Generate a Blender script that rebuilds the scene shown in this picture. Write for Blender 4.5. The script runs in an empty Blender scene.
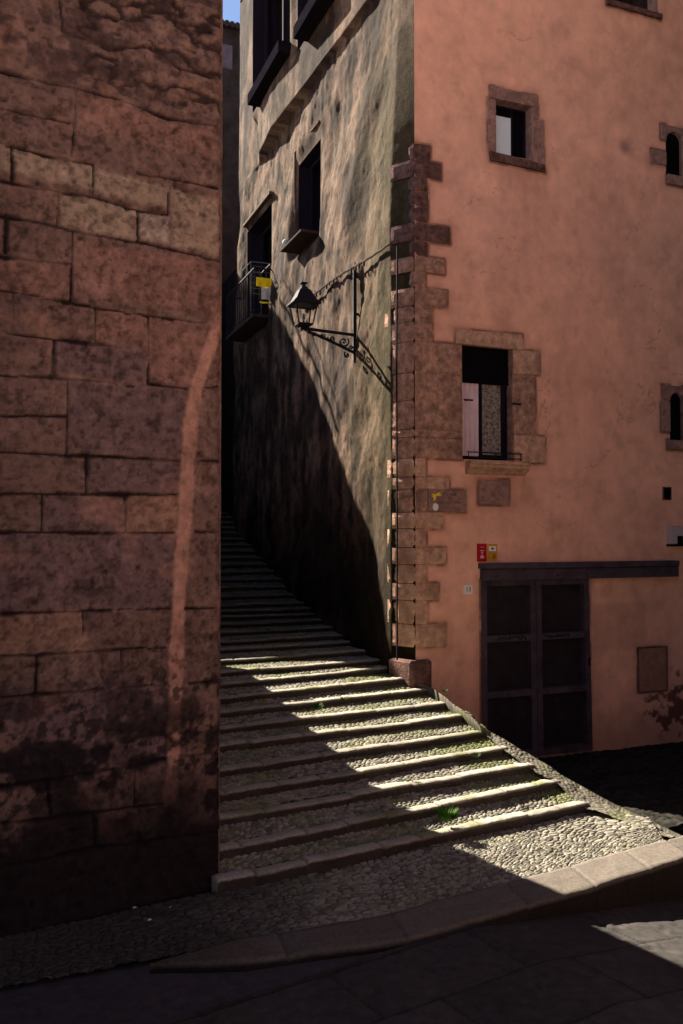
import bpy, bmesh, math, random
import numpy as np
from mathutils import Vector, Matrix
random.seed(7)
S = bpy.context.scene
COL = S.collection
# ------------------------------------------------------------------ camera
CAM_H = 2.8
PITCH = math.radians(1.62)
FPX = 870.0
cam = bpy.data.cameras.new('camera')
cam.sensor_fit = 'VERTICAL'; cam.sensor_height = 36.0
cam.lens = FPX * 36.0 / 1024.0
cam.clip_start = 0.05; cam.clip_end = 2000
camo = bpy.data.objects.new('camera', cam); COL.objects.link(camo)
camo.location = (0, 0, CAM_H); camo.rotation_euler = (math.pi/2 + PITCH, 0, 0)
S.camera = camo
S.render.resolution_x = 683; S.render.resolution_y = 1024
# ------------------------------------------------------------------ light
LX, LY, LZ = 1.6975, -1.59, -1.68          # direction in which sunlight travels
LD = Vector((LX, LY, LZ)).normalized()
SUN_EL = math.asin(-LD.z)
W = bpy.data.worlds.new('World'); S.world = W; W.use_nodes = True
wn = W.node_tree.nodes; wl = W.node_tree.links
bg = wn['Background']; sky = wn.new('ShaderNodeTexSky')
sky.sky_type = 'NISHITA'; sky.sun_disc = False
sky.sun_elevation = SUN_EL
sky.sun_rotation = math.atan2(-LX, -LY)     # towards the sun, clockwise from +Y
sky.air_density = 0.5; sky.dust_density = 0.2; sky.ozone_density = 1.0
wl.new(sky.outputs[0], bg.inputs[0]); bg.inputs[1].default_value = 0.05
sun = bpy.data.lights.new('sun', 'SUN'); sun.energy = 5.0; sun.angle = math.radians(0.5)
sun.color = (1.0, 0.90, 0.76)
suno = bpy.data.objects.new('sun', sun); COL.objects.link(suno)
suno.rotation_euler = LD.to_track_quat('-Z', 'Y').to_euler()
S.view_settings.view_transform = 'Standard'; S.view_settings.look = 'None'
S.view_settings.gamma = 1.0; S.view_settings.use_curve_mapping = False
S.view_settings.exposure = 2.42
S.render.engine = 'CYCLES'
S.cycles.max_bounces = 8; S.cycles.diffuse_bounces = 5

# ------------------------------------------------------------------ numpy helpers
def _h(ix, iy, seed):
    n = (ix.astype(np.int64)*374761393 + iy.astype(np.int64)*668265263 + seed*1442695041) & 0x7fffffff
    n = ((n ^ (n >> 13)) * 1274126177) & 0x7fffffff
    n = (n ^ (n >> 16)) & 0x7fffffff
    return (n % 100003)/100003.0
def vn(x, y, seed=0):
    x = np.asarray(x, float); y = np.asarray(y, float)
    ix = np.floor(x); iy = np.floor(y); fx = x-ix; fy = y-iy
    fx = fx*fx*(3-2*fx); fy = fy*fy*(3-2*fy)
    a = _h(ix, iy, seed); b = _h(ix+1, iy, seed); c = _h(ix, iy+1, seed); d = _h(ix+1, iy+1, seed)
    return (a*(1-fx)+b*fx)*(1-fy)+(c*(1-fx)+d*fx)*fy
def fbm(x, y, seed=0, o=4, g=0.5):
    s = 0; a = 1; t = 0
    for k in range(o):
        s = s + a*vn(x*2**k + 17.3*k, y*2**k - 9.1*k, seed+k*31); t += a; a *= g
    return s/t
def ss(a, b, x):
    t = np.clip((x-a)/(b-a), 0, 1); return t*t*(3-2*t)
def voronoi(x, y, seed=0, jit=0.85):
    ix = np.floor(x); iy = np.floor(y)
    f1 = np.full(x.shape, 9.); f2 = np.full(x.shape, 9.); cid = np.zeros(x.shape)
    for dx in (-1, 0, 1):
        for dy in (-1, 0, 1):
            cx = ix+dx; cy = iy+dy
            px = cx+.5+(_h(cx, cy, seed)-.5)*jit; py = cy+.5+(_h(cx, cy, seed+5)-.5)*jit
            d = np.hypot(px-x, py-y)
            n = d < f1
            f2 = np.where(n, f1, np.minimum(f2, d)); cid = np.where(n, _h(cx, cy, seed+9), cid); f1 = np.where(n, d, f1)
    return f1, f2, cid
def dist_segs(X, Y, sg):
    D = np.full(X.shape, 9.)
    for (a, b, w_) in sg:
        ax, ay = a; bx, by = b; dx, dy = bx-ax, by-ay; L2 = dx*dx+dy*dy+1e-9
        t = np.clip(((X-ax)*dx+(Y-ay)*dy)/L2, 0, 1); d = np.hypot(X-ax-t*dx, Y-ay-t*dy)/w_
        D = np.minimum(D, d)
    return D
OUTL = []
def lerp3(a, b, m):
    return np.asarray(a)*(1-m[..., None]) + np.asarray(b)*m[..., None]
# camera-ray bookkeeping: used only to turn measured outlines into coordinates on real planes
def ray(px, py):
    x = (px-341.5)/FPX; y = (512-py)/FPX
    return np.array([x, math.cos(PITCH)-y*math.sin(PITCH), math.sin(PITCH)+y*math.cos(PITCH)])
C0 = np.array([0, 0, CAM_H])
def at_z(px, py, z):
    d = ray(px, py); return C0 + d*(z-CAM_H)/d[2]
def on_plane(px, py, P, n):
    d = ray(px, py); n = np.array([n[0], n[1], 0.]); P = np.array([P[0], P[1], 0.])
    return C0 + d*np.dot(P-C0, n)/np.dot(d, n)

# ------------------------------------------------------------------ the planes of the place
CC = np.array([.96, 11.32])                 # foot of the pink house's corner
FU = np.array([.927, .375]); FU = FU/np.linalg.norm(FU)      # along the pink front
FN = np.array([FU[1], -FU[0]])              # out of the pink front, to the square
AT = np.array([-.365, .931]); AT = AT/np.linalg.norm(AT)     # up the alley
AN = np.array([-AT[1], AT[0]])              # out of the pink house's side, into the alley
LC = np.array([-.965, 6.99])                # corner of the stone house on the left
LU = np.array([-.84, -.5426]); LU = LU/np.linalg.norm(LU)    # along its front, leftwards
LN = np.array([-LU[1], LU[0]])*1.0
if LN[1] > 0: LN = -LN
def F(u, z, o=0.):                          # on the pink front
    return (CC[0]+FU[0]*u+FN[0]*o, CC[1]+FU[1]*u+FN[1]*o, z)
def A(t, z, o=0.):                          # on the side in the alley
    return (CC[0]+AT[0]*t+AN[0]*o, CC[1]+AT[1]*t+AN[1]*o, z)
def Lw(v, z, o=0.):
    return (LC[0]+LU[0]*v+LN[0]*o, LC[1]+LU[1]*v+LN[1]*o, z)
def fpx(px, py, o=0.):
    P = CC+FN*o; p = on_plane(px, py, P, FN); return float((p[:2]-P)@FU), float(p[2])
def apx(px, py, o=0.):
    P = CC+AN*o; p = on_plane(px, py, P, AN); return float((p[:2]-P)@AT), float(p[2])
def lpx(px, py, o=0.):
    P = LC+LN*o; p = on_plane(px, py, P, LN); return float((p[:2]-P)@LU), float(p[2])

# ------------------------------------------------------------------ materials
def new_mat(name):
    m = bpy.data.materials.new(name); m.use_nodes = True
    return m, m.node_tree.nodes, m.node_tree.links, m.node_tree.nodes['Principled BSDF']
def surf(name, color=None, rough=.85, var=.25, vscale=6., bump=.3, bscale=60., bdist=.004, tint=None, tscale=1.5, metallic=0., spec=.03, stretch=(1, 1, 1)):
    """stone / plaster / iron: own colour (vertex colour 'Col' when color is None) broken up by noise, plus fine relief"""
    m, n, l, b = new_mat(name)
    tc = n.new('ShaderNodeTexCoord'); mp = n.new('ShaderNodeMapping'); mp.inputs['Scale'].default_value = stretch
    l.new(tc.outputs['Object'], mp.inputs['Vector'])
    if color is None:
        a = n.new('ShaderNodeAttribute'); a.attribute_name = 'Col'; src = a.outputs['Color']
    else:
        a = n.new('ShaderNodeRGB'); a.outputs[0].default_value = (*color, 1); src = a.outputs[0]
    n1 = n.new('ShaderNodeTexNoise'); n1.inputs['Scale'].default_value = vscale; n1.inputs['Detail'].default_value = 8; n1.inputs['Roughness'].default_value = .65
    l.new(mp.outputs[0], n1.inputs['Vector'])
    mr = n.new('ShaderNodeMapRange'); mr.inputs['From Min'].default_value = .3; mr.inputs['From Max'].default_value = .7
    mr.inputs['To Min'].default_value = 1-var; mr.inputs['To Max'].default_value = 1+var
    l.new(n1.outputs['Fac'], mr.inputs['Value'])
    mx = n.new('ShaderNodeVectorMath'); mx.operation = 'SCALE'
    l.new(src, mx.inputs[0]); l.new(mr.outputs[0], mx.inputs['Scale'])
    out = mx.outputs[0]
    if tint:
        n2 = n.new('ShaderNodeTexNoise'); n2.inputs['Scale'].default_value = tscale; n2.inputs['Detail'].default_value = 6
        l.new(mp.outputs[0], n2.inputs['Vector'])
        m2 = n.new('ShaderNodeMapRange'); m2.inputs['From Min'].default_value = .5; m2.inputs['From Max'].default_value = .72
        l.new(n2.outputs['Fac'], m2.inputs['Value'])
        mm = n.new('ShaderNodeMix'); mm.data_type = 'RGBA'; mm.inputs['B'].default_value = (*tint, 1)
        l.new(m2.outputs[0], mm.inputs['Factor']); l.new(out, mm.inputs['A']); out = mm.outputs['Result']
    l.new(out, b.inputs['Base Color'])
    b.inputs['Roughness'].default_value = rough; b.inputs['Metallic'].default_value = metallic
    b.inputs['Specular IOR Level'].default_value = spec
    if bump:
        n3 = n.new('ShaderNodeTexNoise'); n3.inputs['Scale'].default_value = bscale; n3.inputs['Detail'].default_value = 6; n3.inputs['Roughness'].default_value = .6
        l.new(mp.outputs[0], n3.inputs['Vector'])
        bp = n.new('ShaderNodeBump'); bp.inputs['Strength'].default_value = bump; bp.inputs['Distance'].default_value = bdist
        l.new(n3.outputs['Fac'], bp.inputs['Height']); l.new(bp.outputs[0], b.inputs['Normal'])
    return m
def glassy(name, color, rough=.05, spec=.8):
    m, n, l, b = new_mat(name)
    b.inputs['Base Color'].default_value = (*color, 1); b.inputs['Roughness'].default_value = rough
    b.inputs['Specular IOR Level'].default_value = spec
    tc = n.new('ShaderNodeTexCoord'); n3 = n.new('ShaderNodeTexNoise'); n3.inputs['Scale'].default_value = 5
    l.new(tc.outputs['Object'], n3.inputs['Vector'])
    bp = n.new('ShaderNodeBump'); bp.inputs['Strength'].default_value = .2; bp.inputs['Distance'].default_value = .01
    l.new(n3.outputs['Fac'], bp.inputs['Height']); l.new(bp.outputs[0], b.inputs['Normal'])
    return m
M = {}
M['attr_stone'] = surf('weathered_stone', None, .9, .38, 14, .8, 55, .008)
M['attr_plaster'] = surf('limewash_plaster', None, .95, .13, 3.5, .35, 40, .006)
M['attr_alley'] = surf('rough_alley_render', None, .95, .42, 16, .9, 55, .012, stretch=(1, 1, .75))
M['attr_cobble'] = surf('river_cobble', None, .75, .3, 40, .5, 120, .004, spec=.05)
M['attr_road'] = surf('worn_flagstone', None, .8, .3, 12, .5, 90, .004)
M['quoin'] = surf('brown_sandstone', (.36, .215, .155), .9, .62, 11, 1., 38, .018, tint=(.17, .10, .085), tscale=3)
M['quoin_dark'] = surf('sooty_sandstone', (.14, .078, .066), .9, .65, 12, 1, 35, .02, tint=(.06, .035, .035), tscale=4)
M['quoin_light'] = surf('pale_sandstone', (.50, .31, .215), .9, .45, 11, 1., 40, .015, tint=(.30, .17, .12), tscale=3)
M['trim'] = surf('purple_window_stone', (.29, .175, .145), .9, .5, 12, 1., 42, .014, tint=(.18, .10, .09), tscale=3)
M['alley_trim'] = surf('alley_sill_stone', (.075, .055, .042), .9, .3, 9, .6, 45, .01)
M['alley_dark'] = surf('sooty_board', (.035, .028, .025), .95, .3, 9, .4, 45, .004, spec=.02)
M['iron'] = surf('black_iron', (.012, .011, .014), .8, .3, 30, .4, 90, .002, spec=.12)
M['grey_iron'] = surf('grey_wire', (.10, .10, .11), .5, .2, 30, 0)
M['door_paint'] = surf('dark_violet_door_paint', (.06, .045, .062), .6, .35, 7, .3, 50, .003, tint=(.028, .02, .028), tscale=4, spec=.3)
M['door_pane'] = surf('dusty_dark_pane', (.018, .014, .018), .5, .5, 6, .2, 30, .002, spec=.25)
M['dark_wood'] = surf('dark_shutter_wood', (.012, .010, .018), .9, .4, 10, .4, 40, .003, stretch=(1, 1, .1), spec=.03)
M['black_shadow'] = surf('dull_black_shadow', (.008, .007, .010), 1., .3, 10, .3, 40, .003, spec=0.)
M['pane_reflection'] = surf('painted_reflection', (.20, .17, .15), .9, .95, 26, .3, 40, .002)
M['black_in'] = surf('unlit_interior', (.004, .0035, .004), .95, .2, 5, 0)
M['glass'] = glassy('window_glass', (.01, .01, .014))
M['sky_pane'] = glassy('pale_blind_cloth', (.66, .80, .90), .5, .4)
M['curtain'] = surf('pinkish_curtain', (.62, .47, .50), .9, .1, 8, .2, 30, .004)
M['lamp_glass'] = glassy('lamp_glass', (.03, .03, .03), .08)
M['white'] = surf('white_enamel', (.75, .73, .70), .4, .06, 20, 0)
M['box_white'] = surf('aged_white_plastic', (.42, .36, .37), .5, .1, 20, 0)
M['ink'] = surf('black_ink', (.02, .02, .025), .7, .1, 20, 0)
M['red'] = surf('red_sticker', (.38, .012, .02), .5, .1, 20, 0)
M['pinkprint'] = surf('pink_print', (.75, .38, .38), .5, .1, 20, 0)
M['ochre'] = surf('ochre_sticker', (.55, .27, .035), .5, .15, 30, 0)
M['olive'] = surf('olive_print', (.30, .16, .01), .5, .15, 30, 0)
M['yellow'] = surf('yellow_cloth', (.85, .62, .02), .8, .1, 20, .2, 60, .002)
M['cloth_white'] = surf('pale_cloth', (.5, .47, .42), .8, .15, 20, .2, 60, .002)
M['leaf'] = surf('weed_leaf', (.045, .095, .018), .6, .4, 30, 0)
M['tile'] = surf('roof_tile', (.10, .06, .045), .9, .4, 8, .4, 40, .004)
M['far_stone'] = surf('dark_far_stone', (.02, .017, .018), .95, .5, 3, .4, 20, .01)
M['pale_house'] = surf('sunlit_ochre_plaster', (.80, .56, .40), .95, .08, 3, 0)
M['ochre_dim'] = surf('brown_plaster', (.10, .075, .06), .95, .08, 3, 0)
M['hatch'] = surf('hatch_paint', (.30, .155, .115), .85, .25, 9, .4, 40, .004)
M['copper'] = surf('cable_sheath', (.02, .018, .02), .7, .2, 20, 0)

# ------------------------------------------------------------------ object helpers
def link(ob, parent=None):
    COL.objects.link(ob)
    if parent is not None: ob.parent = parent
    return ob
def tag(o, label=None, cat=None, group=None, kind=None):
    if label: o['label'] = label
    if cat: o['category'] = cat
    if group: o['group'] = group
    if kind: o['kind'] = kind
    return o
def empty(name, loc, label, cat, group=None):
    o = bpy.data.objects.new(name, None); o.empty_display_size = .2
    o.location = loc; COL.objects.link(o); tag(o, label, cat, group); return o
def mesh_np(name, V, Q, mat, parent=None, col=None, smooth=True):
    me = bpy.data.meshes.new(name)
    V = np.asarray(V, np.float32); Q = np.asarray(Q, np.int32)
    if parent is not None:
        V = V - np.array(parent_world(parent), np.float32)
    me.vertices.add(len(V)); me.vertices.foreach_set('co', V.ravel())
    k = Q.shape[1]
    me.loops.add(Q.size); me.loops.foreach_set('vertex_index', Q.ravel())
    me.polygons.add(len(Q)); me.polygons.foreach_set('loop_start', np.arange(len(Q), dtype=np.int32)*k)
    try: me.polygons.foreach_set('loop_total', np.full(len(Q), k, np.int32))
    except Exception: pass
    me.update(calc_edges=True); me.validate()
    if smooth: me.polygons.foreach_set('use_smooth', np.ones(len(me.polygons), bool))
    if col is not None:
        at = me.color_attributes.new('Col', 'FLOAT_COLOR', 'POINT')
        c4 = np.ones((len(V), 4), np.float32); c4[:, :3] = np.clip(col, 0.002, .95); at.data.foreach_set('color', c4.ravel())
    me.materials.append(mat)
    return link(bpy.data.objects.new(name, me), parent)
def parent_world(p):
    v = Vector((0, 0, 0))
    while p is not None: v += Vector(p.location); p = p.parent
    return v
def sheet(name, P, mat, parent=None, col=None, keep=None, flip=False, smooth=True):
    """P: (nv,nu,3) positions -> one continuous surface, quads dropped where keep is False"""
    nv, nu = P.shape[:2]
    idx = np.arange(nv*nu).reshape(nv, nu)
    a, b, c, d = idx[:-1, :-1], idx[:-1, 1:], idx[1:, 1:], idx[1:, :-1]
    Q = np.stack([a, b, c, d], -1)
    if flip: Q = Q[..., ::-1]
    Q = Q[keep] if keep is not None else Q.reshape(-1, 4)
    used = np.unique(Q); rm = np.zeros(nv*nu, np.int32); rm[used] = np.arange(len(used))
    V = P.reshape(-1, 3)[used]; C = col.reshape(-1, 3)[used] if col is not None else None
    return mesh_np(name, V, rm[Q], mat, parent, C, smooth)
def from_bm(name, bm, mat, parent=None, smooth=False, bevel=0):
    if bevel: bmesh.ops.bevel(bm, geom=list(bm.edges), offset=bevel, segments=1, affect='EDGES', profile=.5)
    bmesh.ops.recalc_face_normals(bm, faces=bm.faces)
    off = parent_world(parent) if parent is not None else Vector((0, 0, 0))
    me = bpy.data.meshes.new(name)
    for v in bm.verts: v.co -= off
    bm.to_mesh(me); bm.free()
    if smooth:
        for p in me.polygons: p.use_smooth = True
    me.materials.append(mat)
    return link(bpy.data.objects.new(name, me), parent)
def add_prism(bm, front, back):
    f = [bm.verts.new(p) for p in front]; b = [bm.verts.new(p) for p in back]
    n = len(f)
    bm.faces.new(f); bm.faces.new(b[::-1])
    for i in range(n):
        j = (i+1) % n; bm.faces.new((f[j], f[i], b[i], b[j]))
def add_quad(bm, pts): bm.faces.new([bm.verts.new(p) for p in pts])
def add_tube(bm, pts, r, n=8, r2=None):
    pts = [Vector(p) for p in pts]; rings = []
    for i, p in enumerate(pts):
        d = (pts[min(i+1, len(pts)-1)]-pts[max(i-1, 0)]).normalized()
        a = d.orthogonal().normalized() if not rings else (rings[-1][1]-d*rings[-1][1].dot(d)).normalized()
        b = d.cross(a); rr = r if r2 is None else r+(r2-r)*i/(len(pts)-1)
        rings.append(([bm.verts.new(p+(a*math.cos(2*math.pi*k/n)+b*math.sin(2*math.pi*k/n))*rr) for k in range(n)], a))
    for i in range(len(rings)-1):
        A0, B0 = rings[i][0], rings[i+1][0]
        for k in range(n): bm.faces.new((A0[k], A0[(k+1) % n], B0[(k+1) % n], B0[k]))
    bm.faces.new(rings[0][0][::-1]); bm.faces.new(rings[-1][0])
def prism_on(frame, poly, o0, o1, name, mat, parent, bevel=.006):
    if frame is F and name in ('lintel', 'jamb', 'sill', 'sill_block', 'panel', 'slab'):
        OUTL.extend([(poly[q], poly[(q+1) % len(poly)], 1.) for q in range(len(poly))])
    bm = bmesh.new()
    add_prism(bm, [frame(u, z, o1) for u, z in poly], [frame(u, z, o0) for u, z in poly])
    return from_bm(name, bm, mat, parent, bevel=bevel)
def rect(u0, u1, z0, z1): return [(u0, z0), (u1, z0), (u1, z1), (u0, z1)]
def text_on(frame, u, z, o, size, s, mat, parent, name='lettering', udir=None, depth=.002):
    cu = bpy.data.curves.new(name, 'FONT'); cu.body = s; cu.size = size; cu.extrude = depth/2
    cu.align_x = 'CENTER'; cu.align_y = 'CENTER'
    t = bpy.data.objects.new(name, cu); COL.objects.link(t)
    dg = bpy.context.evaluated_depsgraph_get(); dg.update()
    me = bpy.data.meshes.new_from_object(t.evaluated_get(dg)); COL.objects.unlink(t); bpy.data.objects.remove(t)
    ud = Vector((udir[0], udir[1], 0)).normalized(); up = Vector((0, 0, 1)); nd = ud.cross(up)
    base = Vector(frame(u, z, o)) - parent_world(parent)
    for v in me.vertices:
        v.co = base + ud*v.co.x + up*v.co.y + nd*v.co.z
    me.name = name; me.materials.clear(); me.materials.append(mat)
    return link(bpy.data.objects.new(name, me), parent)

# ================================================================== GROUND
KF = np.array([.90, 6.30]); KD = np.array([.84, .5426]); KD = KD/np.linalg.norm(KD)
def road_z(x, y):
    s = (x-KF[0])*KD[0] + (y-KF[1])*KD[1]
    s = np.maximum(s, 0); s = np.minimum(s, 14)
    return -.004 - .125*s*ss(0, .4, s)
# far ground, one sheet to the horizon
g1 = np.concatenate([np.linspace(-300, -30, 12), np.linspace(-25, 25, 101), np.linspace(30, 300, 12)])
X, Y = np.meshgrid(g1, g1)
Z = road_z(X, Y) - .03
sc = (fbm(X*.3, Y*.3, 3)-.5)
c = np.stack([.82+sc*.1, .68+sc*.1, .56+sc*.1], -1)  # unseen paving coloured pale to bounce sunlight onto the house fronts
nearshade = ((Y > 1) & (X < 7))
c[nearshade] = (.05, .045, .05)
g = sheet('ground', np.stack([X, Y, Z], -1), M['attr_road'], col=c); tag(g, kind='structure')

# flagged street in front of the kerb
def flag_h(a, b):
    """a along the street, b across: big worn slabs"""
    row = np.floor(b/.62); wob = .012*(fbm(a*3, b*3, 8)-.5)
    al = a + (row % 2)*.55 + _h(row, row*0, 4)*.4
    cell = np.floor(al/1.15)
    da = np.abs(((al/1.15) % 1)-.5); db = np.abs(((b/.62+wob) % 1)-.5)
    j = np.minimum((.5-da)*1.15, (.5-db)*.62)
    return j, _h(cell, row, 12)
xs = np.arange(-4.5, 7.0, .02); ys = np.arange(1.5, 8.6, .02)
X, Y = np.meshgrid(xs, ys)
s = (X-KF[0])*KD[0] + (Y-KF[1])*KD[1]; w = (X-KF[0])*KD[1] - (Y-KF[1])*KD[0]   # w>0 : towards the camera
j, cid = flag_h(s, w)
H = -.007*(1-ss(.0, .012, j)) + .012*(fbm(X*5, Y*5, 21)-.5) + (cid-.5)*.008
H += -.01*ss(.62, .75, fbm(X*9, Y*9, 77))
Z = road_z(X, Y) + H
tone = .8+.4*cid + .5*(fbm(X*2.2, Y*2.2, 41)-.5)
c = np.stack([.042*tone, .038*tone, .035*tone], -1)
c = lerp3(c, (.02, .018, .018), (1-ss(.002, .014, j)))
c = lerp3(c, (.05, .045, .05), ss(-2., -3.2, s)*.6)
keep = ((w[:-1, :-1] > -.05))
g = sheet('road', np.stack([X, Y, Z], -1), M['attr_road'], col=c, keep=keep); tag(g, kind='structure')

def cobble(a, b, sx, sy, seed):
    """elongated rounded stones set on edge; returns height, joint mask, id"""
    wx = a/sx + .25*(fbm(a*4, b*4, seed+3)-.5); wy = b/sy + .25*(fbm(a*4, b*4, seed+6)-.5)
    f1, f2, cid = voronoi(wx, wy, seed)
    e = f2-f1
    return ss(.0, .42, e)**.7, ss(.0, .14, e), cid
def cob_col(a, b, e, cid, moss, seed=0):
    base = lerp3((.085, .078, .064), (.26, .24, .19), cid**.8)
    base = base*(.75+.5*fbm(a*14, b*14, seed+1)[..., None])
    base = lerp3((.05, .045, .036), base, e)
    gm = ss(.52, .66, fbm(a*2.0, b*2.0, seed+11, 5))*moss*(1-.55*e) + moss*.25*(1-e)
    return lerp3(base, (.10, .125, .03), np.clip(gm, 0, .9))
# cobbled landing between the kerb and the first step
kb = [at_z(226, 947, 0)[:2], at_z(400, 915.5, 0)[:2], at_z(537, 878, 0)[:2], at_z(665, 843, 0)[:2]]   # kerb, back line
kf = [at_z(244, 965, 0)[:2], at_z(400, 944, 0)[:2], at_z(462, 926, 0)[:2], at_z(578, 895, 0)[:2], at_z(683, 862, 0)[:2]]  # kerb, front line
def ext(pts, l0, l1):
    p = [np.array(q) for q in pts]
    d0 = (p[0]-p[1]); d0 = d0/np.linalg.norm(d0); d1 = KD
    return [p[0]+d0*l0] + p + [p[-1]+d1*l1]
def poly_at(pts, n):
    p = np.array(pts); L = np.r_[0, np.cumsum(np.linalg.norm(np.diff(p, axis=0), axis=1))]
    q = np.linspace(0, L[-1], n); return np.stack([np.interp(q, L, p[:, 0]), np.interp(q, L, p[:, 1])], -1), q
def patch(name, A_, B_, za, zb, nu, nv, fn, mat, parent=None):
    """ruled surface between polylines A_ and B_; fn(a,b)->height,col ; a metres along, b metres across"""
    pa, la = poly_at(A_, nu); pb, _ = poly_at(B_, nu)
    v = np.linspace(0, 1, nv)[:, None, None]
    P2 = pa[None]*(1-v) + pb[None]*v
    wid = np.mean(np.linalg.norm(pb-pa, axis=1))
    a = np.repeat(la[None], nv, 0); b = np.repeat((v[..., 0]*wid), nu, 1)
    h, c = fn(a, b, P2)
    Z = za*(1-v[..., 0]) + zb*v[..., 0] + h
    return sheet(name, np.concatenate([P2, Z[..., None]], -1), mat, parent, col=c)
step_l = [881, 850, 817.7, 793, 769.5, 745.5, 727, 711, 697, 683, 671.6, 660, 649, 641, 632, 624, 617, 611, 605]
step_r = [(590, 803), (564, 780), (536, 764.5), (511, 747), (491, 730), (474, 715), (453, 702), (435, 689), (417, 678)]
step_z = [.12, .245, .36, .47, .575, .675, .77, .86, .96, 1.05] + [1.05+.07*i for i in range(1, 10)]
def fland(a, b, P):
    h, e, cid = cobble(a+.35*b, b, .072, .025, 50)
    h2, e2, c2_ = cobble(a+.5*b, b, .10, .038, 52); mk = ss(.55, .6, fbm(a*1.5, b*1.5, 53)); h = h*(1-mk)+h2*mk; e = e*(1-mk)+e2*mk; cid = cid*(1-mk)+c2_*mk
    x, y = P[..., 0], P[..., 1]
    c = cob_col(a, b, e, cid, .45, 60)
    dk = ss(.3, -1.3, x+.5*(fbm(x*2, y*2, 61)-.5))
    c = lerp3(c, (.02, .018, .018), dk*.85)  # left end of the landing darkened to stand in for shade
    return h*.018 - .012 + .03*(fbm(x*1.5, y*1.5, 9)-.5), c
s1l = at_z(222, 881, .12)[:2]; s1r = at_z(590, 803, .12)[:2]; sd = (s1r-s1l)/np.linalg.norm(s1r-s1l)
A_ = ext(kb, 3.2, .0); B_ = [s1l-sd*3.0, s1l, s1r, np.array([3.05, 8.62])]
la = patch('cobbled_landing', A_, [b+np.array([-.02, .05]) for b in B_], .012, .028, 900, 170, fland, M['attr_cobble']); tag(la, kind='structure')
# kerb: long worn stones, riser down to the falling street
tip = at_z(150, 968, 0)[:2]; KB_ = [tip] + ext(kb, .0, 5.)[1:]; KFr = [tip] + ext(kf, .0, 5.)[1:]
n = 560
pb, lb = poly_at(KB_, n); pf, lf = poly_at(KFr, n)
prof = [('b', 0, -.02), ('b', 0, 0.0)] + [('m', q, 0) for q in np.linspace(.08, .9, 9)] + [('f', 0, 0), ('f', .012, -.012), ('f', .018, -.04), ('f', .015, -.5), ('f', .01, -1.)]
rows = []; cols = []
jt = np.array([.9, 1.75, 2.85, 3.55, 4.2, 4.75, 5.4, 6.3, 7.2, 8.1, 9., 10.])
dj = np.min(np.abs(lf[:, None]-jt[None]), 1); groove = np.exp(-(dj/.010)**2)*.6
sid = _h(np.searchsorted(jt, lf).astype(float), lf*0, 3)
out = np.array([KD[1], -KD[0]])
for i, (k, q, dz) in enumerate(prof):
    if k == 'b': p = pb
    elif k == 'm': p = pb*(1-q)+pf*q
    else: p = pf + out*q
    x, y = p[:, 0], p[:, 1]
    nz = .024*(fbm(x*3, y*3, 30)-.5) + .012*(fbm(x*14, y*14, 33)-.5) + (sid-.5)*.012
    if k == 'f' and dz <= -.5:
        f = -dz; bot = road_z(x, y)-.05; z = f*bot
    else:
        z = .03+dz + nz
    z = z - groove*.03
    p = p + out*((fbm(lf*2.5, lf*0+i*.1, 7)-.5)*.03 if k == 'f' else 0)[:, None] if k == 'f' else p
    rows.append(np.stack([p[:, 0], p[:, 1], z], -1))
    t = .85+.3*sid+.35*(fbm(x*6, y*6, 90+i)-.5)
    cc = np.stack([.10*t, .085*t, .070*t], -1)
    cc = lerp3(cc, (.05, .04, .035), groove)
    if k == 'f' and dz <= -.04: cc = cc*.22  # riser colour cut down to hold its shade
    cc = lerp3(cc, cc*.45, ss(.1, -1.6, x))  # left end of the kerb dimmed in colour, as if shaded
    cols.append(cc)
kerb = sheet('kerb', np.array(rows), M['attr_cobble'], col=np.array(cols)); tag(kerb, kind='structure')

# terrace in front of the door
O_px = [(436, 686, .94), (454, 700, .84), (481, 721, .69), (509, 738, .54), (534, 751.5, .42), (562, 770, .30), (600, 794, .14), (620, 806, .06), (683, 837, -.02)]
O_pt = [np.array([1.0, 11.36, .93])] + [at_z(*q) for q in O_px]
def fterr(a, b, P):
    h, e, cid = cobble(a, b, .14, .09, 150)
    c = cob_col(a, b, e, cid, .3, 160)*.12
    return h*.02-.03, c
ter = patch('terrace', [np.array([1.9, 7.70]), np.array([9., 12.3])], [np.array([.6, 11.20]), np.array([9.4, 14.8])], -.01, -.22, 260, 110, fterr, M['attr_cobble']); tag(ter, kind='structure')

# ================================================================== STAIRCASE
stair = empty('stone_staircase', (0, 9.5, 0), 'broad cobbled stone staircase climbing into the dark alley between the two houses', 'staircase')
PI_P = LC                                   # alley-side plane of the left house
def clipL(p, d):                            # go left along -d until a bit behind the left house's alley plane
    # plane through LC with normal AN
    k = np.dot(p-(LC+AN*.25), AN)/np.dot(d, AN); return p - d*k
def clipR(p, d):
    q = CC + AN*.05
    k = np.dot(q-p, AN)/np.dot(d, AN); return p + d*k
steps = []
for i, z in enumerate(step_z):
    l = at_z(222, step_l[i], z)[:2]
    if i < 9:
        r = at_z(*step_r[i], z)[:2]; d = (r-l)/np.linalg.norm(r-l)
        lastd = d
    else:
        d = lastd + (np.array([.93, .36])-lastd)*(min(i-8, 6)/8.); d = d/np.linalg.norm(d)
        if i == 9: r = at_z(395, 667, z)[:2]; d = (r-l)/np.linalg.norm(r-l)
        else: r = clipR(l, d)
    l2 = clipL(l, d) if i > 2 else l - d*.035
    steps.append([l2, r, z])
for q in range(14):
    l, r, z = steps[-1]; steps.append([l+AT*.42, r+AT*.42, z+.12])
RIS = .072
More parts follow.
